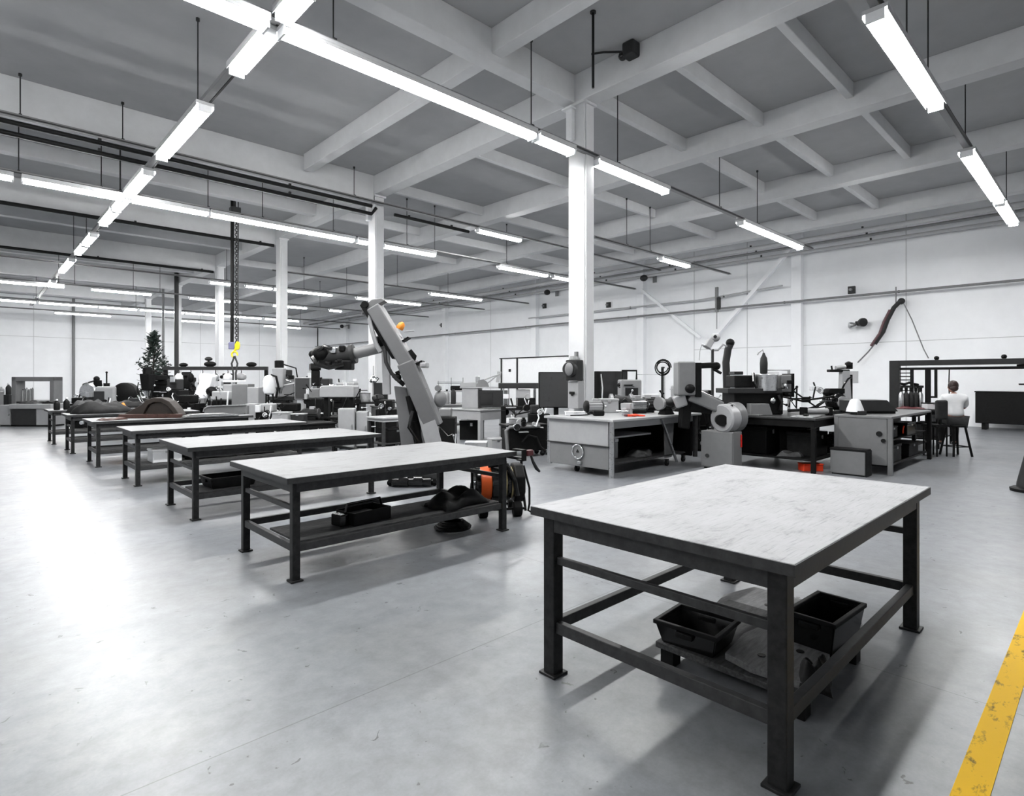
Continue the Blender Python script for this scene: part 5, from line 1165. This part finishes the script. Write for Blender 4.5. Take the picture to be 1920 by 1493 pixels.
# lamps and small machines behind them
YB = 20.5
stand_lamp(place(150, 19.9), RZ, [(-.05, 0, .9), (.12, 0, 1.42), (.62, 0, 1.58), (.70, 0, 1.50)], 'thin long-armed lamp left of the machine row', 'grey_paint', .028, .1)
t = thing('round_saw', 'grey machine with a round guard under the long-armed lamp', 'saw', place(170, 19.4), RZ)
MB().bb((-.3, -.3, 0), (.3, .3, .95)).build('base', 'grey_dark_paint', t, .02); MB().lathe([(.24, 0), (.27, .03), (.27, .15), (.22, .2)], (0, .0, 1.18), (.1, -1, .1), 24).build('guard', 'steel_bright', t, smooth=True); MB().bb((.16, -.1, .95), (.3, .12, 1.56)).build('upright', 'black_iron', t, .01); MB().ball((.2, 0, 1.6), (.1, .09, .1), 10).build('motor', 'black_iron', t, smooth=True)
t = thing('metering_pump', 'pale box machine with an upright black rod behind the amber pouch', 'machine', place(209, 19.0), RZ)
MB().bb((-.34, -.3, .0), (.30, .3, 1.36)).build('body', 'pale_paint', t, .06); MB().bb((-.36, -.32, .5), (-.02, -.28, 1.2)).build('panel', 'grey_dark_paint', t, .01); MB().lathe([(.3, -.1), (.36, 0), (.36, .3), (.28, .36)], (.42, .2, 1.12), (.2, -1, 0), 24).build('drum_guard', 'black_iron', t, smooth=True); MB().bb((.2, -.1, 0), (.6, .3, .8)).build('drum_base', 'black_iron', t, .02)
MB().cyl((-.16, 0, 1.36), (-.16, 0, 1.46), .09).cyl((-.16, 0, 1.46), (-.16, 0, 1.80), .022).ball((-.16, 0, 1.82), .035, 8).build('rod', 'black_iron', t, smooth=True)
# ---------------------------------------------------------------- counter, booth and cabinets at the far left
pc_ = place(72, 19.6)
t = thing('counter_unit', 'grey two-tone counter at the far left', 'counter', pc_, RZ)
MB().bb((-.60, -.35, .05), (.20, .35, .60)).build('dark_front', 'grey_dark_paint', t, .01); MB().bb((.21, -.35, .05), (.70, .35, .60)).build('pale_front', 'pale_paint', t, .01); MB().bb((-.66, -.4, .60), (.74, .4, .76)).build('worktop', 'pale_paint', t, .015); MB().bb((-.56, -.3, 0), (.66, .3, .05)).build('plinth', 'black_iron', t); MB().bb((-.74, -.2, .1), (-.6, .2, .55)).build('side_bin', 'black_iron', t, .02)
t = thing('framed_booth', 'grey square frame with a white back standing behind the counter', 'booth', place(70, 20.6), RZ)
for s in (-1, 1): MB().bb((s * .68 - .08, -.2, 0), (s * .68 + .08, .2, 1.68)).build('post', 'grey_paint', t, .015)
MB().bb((-.76, -.2, 1.52), (.76, .2, 1.68)).build('lintel', 'grey_paint', t, .015); MB().bb((-.6, .15, .4), (.6, .18, .85)).build('back_panel', 'white_plastic', t); MB().bb((-.7, -.18, .75), (.7, .18, .8)).build('sill', 'grey_dark_paint', t, .006)
for i in range(6):
    t = thing('roll', 'pale upright roll inside the framed booth, %s from the left' % ORD[i], 'roll', place(43 + i * 3.6, 20.55, .8), 0, 'pale rolls in the framed booth'); MB().cyl((0, 0, 0), (0, 0, .40 + .03 * (i % 3)), .032, seg=12).build('tube', ('pale_paint', 'grey_paint')[i % 2], t, smooth=True); MB().cyl((0, 0, .40 + .03 * (i % 3)), (0, 0, .43 + .03 * (i % 3)), .012, seg=8).build('core', 'black_iron', t)
heap('rag', 'rag', place(58, 19.5, .76), RZ, .5, .4, .12, 'heap of grey rags on the counter at the far left', 'cloth_grey', 71)
heap('rag', 'rag', place(96, 19.55, .76), RZ, .42, .3, .1, 'dark rags on the pale end of the counter', 'tarp_dark', 72)
cabinet(place(12, 21.2), RZ, .62, .5, 1.02, 'dark cabinet behind the counter at the far left', 'grey_dark_paint', 2)
cabinet(place(20, 19.6), RZ, .40, .5, .72, 'low pale cabinet at the left edge', 'pale_paint', 1)
cabinet(place(-16, 19.8), RZ, .40, .5, 1.16, 'tall grey cabinet cut by the left edge', 'grey_paint', 1)
for i, (px, h, m, lab) in enumerate(((9, .3, 'pale_paint', 'pale jar on the dark cabinet at the far left'), (22, .42, 'grey_dark_paint', 'dark flask on the dark cabinet, next to the booth'))):
    bottle(place(px - 6, 21.2, 1.02), 1.3, lab, m, h)
for i, (px, h) in enumerate(((114, .26), (121, .30))):
    bottle(place(px, 19.0, .83) if False else (1.60 + .19 * i, 18.0, .83), 1.0, ('short dark bottle on the corner of the rearmost left table', 'taller dark bottle on the corner of the rearmost left table')[i], 'black_iron', h)

for nm in ('enamel_press', 'enamel_feeder', 'round_saw', 'metering_pump', 'dark_press', 'cart', 'equipment_stand'):
    greeble(bpy.data.objects[nm], .6, .5, .5, 1.2, sum(map(ord, nm)), 12, .55)
def plinth_machine(px, Y, w, d, h, label, seed, name='machine_block', m='black_iron', n=16, top='grey_dark_paint'):
    t = thing(name, label, 'machine', place(px, Y), RZ)
    MB().bb((-w / 2, -d / 2, .06), (w / 2, d / 2, h * .8)).build('body', m, t, .02); MB().bb((-w / 2 + .04, -d / 2 + .04, 0), (w / 2 - .04, d / 2 - .04, .06)).build('plinth', 'black_iron', t)
    MB().bb((-w * .4, -d * .3, h * .8), (w * .25, d * .4, h)).build('upper_housing', top, t, .03)
    greeble(t, w, d, .1, h, seed, n, .45); return t
plinth_machine(640, 15.0, .6, .4, .66, 'low black machine block below the wide extraction hood', 11)
plinth_machine(728, 13.8, .5, .5, 1.1, 'black machine block with white fittings, against the crane mast', 12, top='black_iron')
plinth_machine(655, 16.3, .8, .6, 1.5, 'tall black machine block behind the hood', 13, top='pale_paint', n=24)
plinth_machine(838, 12.7, .4, .5, .95, 'dark cabinet block with a grey head just right of the crane boom', 14, top='grey_paint', n=6)
plinth_machine(420, 16.4, .7, .5, 1.25, 'black machine block in front of the white feeder', 15, top='pale_paint', n=24)
plinth_machine(356, 16.0, .6, .5, 1.15, 'black machine block behind the pale trough', 16, top='black_iron', n=24)
plinth_machine(330, 16.6, .45, .5, 1.6, 'narrow tall black machine block right of the brown cover', 17, n=22)
plinth_machine(288, 19.7, .5, .4, 1.2, 'black machine block behind the brown cover', 18, n=22)
plinth_machine(505, 13.9, .5, .4, 1.0, 'black machine block under the white ribbed tank', 19, top='pale_paint', n=18)
plinth_machine(548, 14.6, .7, .4, .98, 'black machine block between the milling machine and the grey box', 20, top='black_iron', n=20)
plinth_machine(594, 15.3, .45, .4, 1.35, 'black machine block under the crane tube', 21, top='grey_paint', n=24)
plinth_machine(1010, 13.2, .5, .4, 1.0, 'black machine block half hidden by the big square screen', 22, n=14)
plinth_machine(1305, 12.8, .6, .4, 1.3, 'black machine block right behind the robot', 23, top='black_iron', n=24)
plinth_machine(1224, 13.3, .55, .3, 1.25, 'black machine block along the back of the bench', 24, top='white_plastic', n=26)
plinth_machine(150, 18.6, .5, .4, 1.0, 'low dark machine block under the long lamp arm', 25, top='black_iron', n=16)
# ---------------------------------------------------------------- person on a stool
pp = D(1792, CY, 11.9)
PX, PY = pp.x, pp.y
st = thing('stool', 'tall black stool under the seated person', 'stool', (PX, PY, 0), RZ)
MB().lathe([(.17, .60), (.18, .61), (.18, .635), (.16, .645)], seg=20).build('seat', 'black_iron', st, smooth=True)
for sx in (-1, 1):
    for sy in (-1, 1): MB().cyl((sx * .19, sy * .19, 0), (sx * .11, sy * .11, .61), .022, seg=8).build('leg', 'black_iron', st)
MB().tube([(.165, .165, .2), (-.165, .165, .2), (-.165, -.165, .2), (.165, -.165, .2), (.165, .165, .2)], .012, 6).build('foot_ring', 'black_iron', st)
person = bpy.data.objects.new('person', None)
def skin_body(name, verts, edges, radii, m, parent=None, loc=(0, 0, 0), rz=0., sub=2, root=0):
    me = bpy.data.meshes.new(name); me.from_pydata([Vector(v) for v in verts], edges, []); me.materials.append(MATS[m])
    o = bpy.data.objects.new(name, me); COL.objects.link(o)
    md = o.modifiers.new('skin', 'SKIN'); md.use_smooth_shade = True
    for i, sv in enumerate(me.skin_vertices[0].data):
        r = radii[i]; sv.radius = (r, r) if not isinstance(r, tuple) else r; sv.use_root = (i == root)
    s = o.modifiers.new('sub', 'SUBSURF'); s.levels = sub; s.render_levels = sub
    o.location = loc; o.rotation_euler = (0, 0, rz)
    if parent is not None: o.parent = parent
    return o
# local axes: x right of the person, y forward, z up; seat height .645
V = [(0, 0, .74), (0, .02, .90), (0, .05, 1.07), (0, .08, 1.20), (0, .10, 1.27), (0, .12, 1.32),          # 0-5 pelvis .. neck
     (-.10, .03, .72), (-.13, .40, .70), (-.12, .38, .34), (-.12, .37, .25), (-.12, .46, .235),               # 6-10 left leg
     (.10, .03, .72), (.13, .40, .70), (.12, .38, .34), (.12, .37, .25), (.12, .46, .235),                     # 11-15 right leg
     (-.17, .08, 1.20), (-.22, .18, 1.00), (-.16, .42, .97), (-.14, .50, .97),                                   # 16-19 left arm
     (.17, .08, 1.20), (.22, .18, 1.00), (.16, .42, .97), (.14, .50, .97)]                                       # 20-23 right arm
E = [(0, 1), (1, 2), (2, 3), (3, 4), (4, 5), (0, 6), (6, 7), (7, 8), (8, 9), (9, 10), (0, 11), (11, 12), (12, 13), (13, 14), (14, 15),
     (3, 16), (16, 17), (17, 18), (18, 19), (3, 20), (20, 21), (21, 22), (22, 23)]
Rr = [(.15, .11), (.125, .09), (.14, .10), (.12, .09), .06, .05, .085, .065, .05, .04, .035, .085, .065, .05, .04, .035, .06, .046, .034, .028, .06, .046, .034, .028]
FACE = R(-62)      # turned towards the table, back to the camera
pr = skin_body('person', V, E, Rr, 'skin', None, (PX, PY, 0), FACE)
tag(pr, 'seated person with dark hair in a white shirt, seen from behind', 'person')
def grow(idx, extra, k=None): return [tuple(c) for c in [V[i] for i in idx]], [((Rr[i] if isinstance(Rr[i], tuple) else (Rr[i], Rr[i]))[0] + extra, (Rr[i] if isinstance(Rr[i], tuple) else (Rr[i], Rr[i]))[1] + extra) for i in idx]
vs_, rs_ = grow([0, 1, 2, 3, 4, 16, 17, 20, 21], .03)
vs_[0] = (0, .01, .80)
skin_body('shirt', vs_, [(0, 1), (1, 2), (2, 3), (3, 4), (3, 5), (5, 6), (3, 7), (7, 8)], rs_, 'shirt', pr)
vs_, rs_ = grow([0, 6, 7, 8, 9, 11, 12, 13, 14], .014)
skin_body('trousers', vs_, [(0, 1), (1, 2), (2, 3), (3, 4), (0, 5), (5, 6), (6, 7), (7, 8)], rs_, 'trouser', pr)
for s in (-1, 1):
    MB().ball((s * .12, .44, .225), (.045, .11, .04), 10).build('shoe', 'black_gloss', pr, smooth=True)
h = MB().ball((0, .15, 1.43), (.078, .095, .115), 16)
h.ball((0, .245, 1.42), (.014, .018, .02), 8).ball((-.08, .15, 1.42), (.012, .022, .03), 8).ball((.08, .15, 1.42), (.012, .022, .03), 8).ball((0, .19, 1.35), (.05, .045, .035), 10)
h.build('head', 'skin', pr, smooth=True)
for s in (-1, 1): MB().ball((s * .03, .235, 1.445), (.013, .01, .008), 8).build('eye', 'black_gloss', pr, smooth=True)
MB().ball((0, .236, 1.375), (.024, .01, .007), 8).build('mouth', 'dark_red', pr, smooth=True)
MB().ball((0, .125, 1.455), (.092, .095, .112), 16).ball((0, .075, 1.40), (.075, .06, .07), 12).build('hair', 'hair', pr, smooth=True)
for s in (-1, 1):
    hb = MB().ball((s * .135, .535, .965), (.034, .045, .014), 10)
    for k, dx in enumerate((-.024, -.008, .008, .024)): hb.tube([(s * .135 + dx, .565, .966), (s * .135 + dx * 1.1, .60 + .008 * (k in (1, 2)), .966), (s * .135 + dx * 1.1, .625 + .01 * (k in (1, 2)), .955)], [.009, .008, .006], 6)
    hb.tube([(s * .105, .53, .965), (s * .088, .555, .962), (s * .085, .58, .956)], [.01, .009, .007], 6)
    hb.build('hand', 'skin', pr, smooth=True)
cj = D(1766, CY, 11.75)
t = thing('chair', 'black padded chair back beside the seated person', 'chair', (cj.x, cj.y, 0), RZ + .2)
MB().bb((-.14, -.03, .76), (.14, .05, 1.16)).build('backrest', 'trouser', t, .06, seg=3); MB().bb((-.16, -.02, .60), (.13, .34, .66)).build('seat', 'black_iron', t, .02)
for sx in (-1, 1):
    for y in (0, .3): MB().cyl((sx * .12, y, 0), (sx * .12, y, .62), .016, seg=8).build('leg', 'black_iron', t)
MB().bb((-.02, .02, .6), (.02, .05, .8)).build('back_post', 'black_iron', t)
# ---------------------------------------------------------------- pipes, wall fittings, ceiling fittings
def pipe_run(name, label, pts, r, m, clips=(), cat='pipe', axis='y'):
    t = thing(name, label, cat, (0, 0, 0))
    MB().tube(pts, r, 10).build('pipe', m, t, smooth=True)
    for c_ in clips: MB().box(c_, (.06, .06, .10)).build('clip', 'rod_dark', t, .006)
    return t
def wall_z(px, v):
    q = wall_pt(px, v); return q
yA, yB = V0 + .2, V1 - .3
pipe_run('wall_pipe', 'long grey pipe running along the right wall at mid height', [(U1 - .40, yA, 4.72), (U1 - .40, yB, 4.72)], .045, 'rail_grey', [(U1 - .40, y, 4.72) for y in (5.35, 9.3, 16.9, 24.2, 31.)])
pipe_run('wall_pipe', 'thinner pale pipe above the mid-height pipe on the right wall', [(U1 - .36, 9.4, 5.42), (U1 - .36, 13.0, 5.20), (U1 - .36, 24., 5.22)], .035, 'lamp_housing', [(U1 - .36, 11.9, 5.25), (U1 - .36, 16.8, 5.2)])
for i, (du, z, r, m, lab) in enumerate(((.5, 6.62, .07, 'lamp_housing', 'lowest grey pipe under the ceiling along the right wall'), (1.0, 6.78, .05, 'rail_grey', 'thin dark pipe under the ceiling along the right wall'), (1.5, 6.86, .09, 'lamp_housing', 'thick grey pipe under the ceiling, farthest from the right wall'))):
    pipe_run('ceiling_pipe', lab, [(U1 - du, yA, z), (U1 - du, yB, z)], r, m, [(U1 - du, y, z + .1) for y in (6.2, 10.2, 14.2, 18.2, 25., 32.)])
for i, (v, u1_, z, lab) in enumerate(((22.18, 8.5, 6.70, 'black pipe below the deep beam at the third column'), (29.6, 8.5, 6.70, 'black pipe below the deep beam at the fourth column'))):
    pipe_run('hanging_cable_pipe', lab, [(U0 + .1, v, z), (u1_, v, z)], .06, 'black_pipe', [(u, v, z + .05) for u in (0, 4, 8)])
pipe_run('hanging_cable_pipe', 'upper black pipe of the pair crossing in front of the second column', [(U0 + .1, 14.6, 6.52), (8.35, 14.6, 6.52)], .05, 'black_pipe', [(u, 14.6, 6.56) for u in (-2, 2, 6)])
pipe_run('hanging_cable_pipe', 'lower black pipe of the pair crossing in front of the second column', [(U0 + .1, 14.6, 6.30), (8.35, 14.6, 6.30), (8.5, 14.62, 6.5)], .05, 'black_pipe', [(u, 14.6, 6.35) for u in (-2, 2, 6)])
pipe_run('hanging_cable_pipe', 'black pipe right of the second column below the girder', [(9.1, 14.6, 6.42), (11.9, 14.6, 6.42)], .05, 'black_pipe', [(9.6, 14.6, 6.46), (11.2, 14.6, 6.46)])
for px, V_, lab in ((138, V1 - .16, 'dark upright pipe on the end wall, left of the tree'), ):
    u_ = rowU(px, V_); pipe_run('wall_conduit', lab, [(u_, V_, 0), (u_, V_, ZS - .02)], .09, 'rail_grey', [(u_, V_ + .06, z) for z in (2., 4., 6.)])
q = place(306, 34.); pipe_run('hanging_conduit', 'thin dark pole from floor to ceiling beside the tree', [(q[0], q[1], 0), (q[0], q[1], ZS - .02)], .07, 'rail_grey')
q = place(331, 32.); pipe_run('hanging_conduit', 'dark pole from floor to ceiling against the fifth column', [(q[0], q[1], 0), (q[0], q[1], ZS - .02)], .11, 'rod_dark')
# hose bundle and wall fittings
def wp(px, v, off=.25):
    q = wall_pt(px, v); k = (U1 - off) / U1; return Vector((q.x * k, q.y * k, HC + (q.z - HC) * k))
t = thing('hanging_hose', 'dark reddish hose bundle slung on cords against the right wall', 'hose', (0, 0, 0))
line = [(1690, 563), (1676, 577), (1664, 600), (1656, 622), (1640, 645)]
MB().tube([wp(*a) for a in line], .075, 10).build('hose', 'grey_dark_paint', t, smooth=True)
MB().tube([wp(a - 7, b + 4, .3) for a, b in line[1:]], .05, 8).build('hose', 'hose_red', t, smooth=True)
MB().tube([wp(1640, 645), wp(1628, 660), wp(1608, 680)], .025, 6).tube([wp(1691, 562), wp(1710, 600), wp(1732, 655), wp(1741, 672)], .02, 6).tube([wp(1680, 570), wp(1680, 538)], .02, 6).build('cord', 'rail_grey', t, smooth=True)
MB().ball(wp(1690, 565), .12, 8).build('clamp', 'rod_dark', t, smooth=True)
t = thing('wall_floodlight', 'small chrome twin floodlight on the right wall', 'light', wp(1612, 607, .12))
MB().lathe([(.07, -.12), (.13, .05), (.13, .12), (.10, .14)], (-.2, .17, -.06), (-.5, .8, -.1), 18).build('lamp_head', 'steel_bright', t, smooth=True); MB().lathe([(.07, -.12), (.16, .05), (.16, .14)], (-.2, -.1, .03), (-.6, -.7, -.1), 18).build('lamp_head', 'grey_dark_paint', t, smooth=True); MB().bb((-.2, -.1, -.08), (.11, .1, .08)).build('bracket', 'rod_dark', t, .01)
t = thing('pipe_valve', 'dark valve with a drop rod on the right wall pipe', 'valve', wp(1344, 562, .45))
MB().bb((-.06, -.06, -.55), (.06, .06, .55)).build('rod', 'rail_grey', t, .01); MB().bb((-.08, -.16, -.45), (.08, -.02, .1)).build('handle', 'rod_dark', t, .02); MB().cyl((0, 0, -1.3), (0, 0, -.55), .02).build('drop_cord', 'rail_grey', t)
for i, (px, v, lab) in enumerate(((1216, 521, 'dark floodlight on a bracket at the pilaster right of the nearest column'), (1033, 548, 'dark floodlight at the pilaster left of the nearest column'), (645, 612, 'tiny dark floodlight at the far pilaster above the crane tube'))):
    t = thing('mounted_floodlight', lab, 'light', wp(px, v, .5)); MB().ball((-.1, .2, 0), (.16, .2, .16), 12).build('lamp_head', 'rod_dark', t, smooth=True); MB().bar((-.1, .1, 0), (.45, -.1, .1), .06, .06).build('bracket', 'rail_grey', t); MB().bb((.36, -.2, -.2), (.42, 0, .16)).build('plate', 'rail_grey', t)
for i, (px, v, lab) in enumerate(((1021, 574, 'small dark plate on the right wall, left of the nearest column'), (829, 610, 'tiny dark fitting on the right wall, beyond the crane'), (1141, 572, 'small dark hook fitting on the right wall, right of the nearest column'), (1597, 544, 'dark clamp on the mid-height wall pipe, above the floodlight'))):
    t = thing('wall_fitting', lab, 'fitting', wp(px, v, .05 if i != 3 else .4)); MB().bb((-.06, -.12, -.14), (.05, .12, .14)).build('plate', 'rod_dark', t, .01); MB().cyl((-.2, 0, 0), (-.05, 0, 0), .05).build('stub', 'rail_grey', t)
t = thing('mounted_sheet', 'pale grey sheet pinned to the right wall behind the drill stand', 'sheet', wp(1598, 707, .02))
MB().bb((-.01, -.2, -.22), (.02, .2, .22)).build('sheet', 'lamp_housing', t)
t = thing('ceiling_camera', 'small black device with a rod mounted on the ceiling near the girder', 'camera', D(1186, 96, 10.2))
zz = ZS - t.location.z
MB().bb((-.16, -.12, zz - .26), (.16, .12, zz)).build('housing', 'rod_dark', t, .03); MB().tube([(-.1, .1, zz - .14), (-.25, .45, zz - .06), (-.33, .66, zz - .04)], .02).build('rod', 'black_pipe', t); MB().ball((-.1, .14, zz - .2), .08, 10).build('lens', 'black_gloss', t, smooth=True)
for i, (px, v, zt_) in enumerate(((1112, 165, 7.0),)):
    q = D(px, v, 9.3); t = thing('hanging_rod', 'single black rod hanging beside the nearest column top', 'rod', (q.x, q.y, q.z)); MB().cyl((0, 0, 0), (0, 0, ZS - q.z), .022, seg=8).build('rod', 'black_pipe', t); MB().cyl((0, 0, ZS - q.z - .03), (0, 0, ZS - q.z), .05, seg=10).build('ceiling_plate', 'rod_dark', t)
# ---------------------------------------------------------------- world, colour
w = bpy.data.worlds.new('world'); SC.world = w; w.use_nodes = True
w.node_tree.nodes['Background'].inputs['Color'].default_value = (.6, .62, .66, 1); w.node_tree.nodes['Background'].inputs['Strength'].default_value = .2
vs = SC.view_settings; SC.display_settings.display_device = 'sRGB'
vs.view_transform = 'Standard'; vs.look = 'None'; vs.gamma = 1.; vs.use_curve_mapping = False; vs.exposure = EXPOSURE
cy = SC.cycles
cy.caustics_reflective = False; cy.caustics_refractive = False; cy.use_denoising = True; cy.max_bounces = 8; cy.diffuse_bounces = 5; cy.glossy_bounces = 4; cy.sample_clamp_indirect = 8.
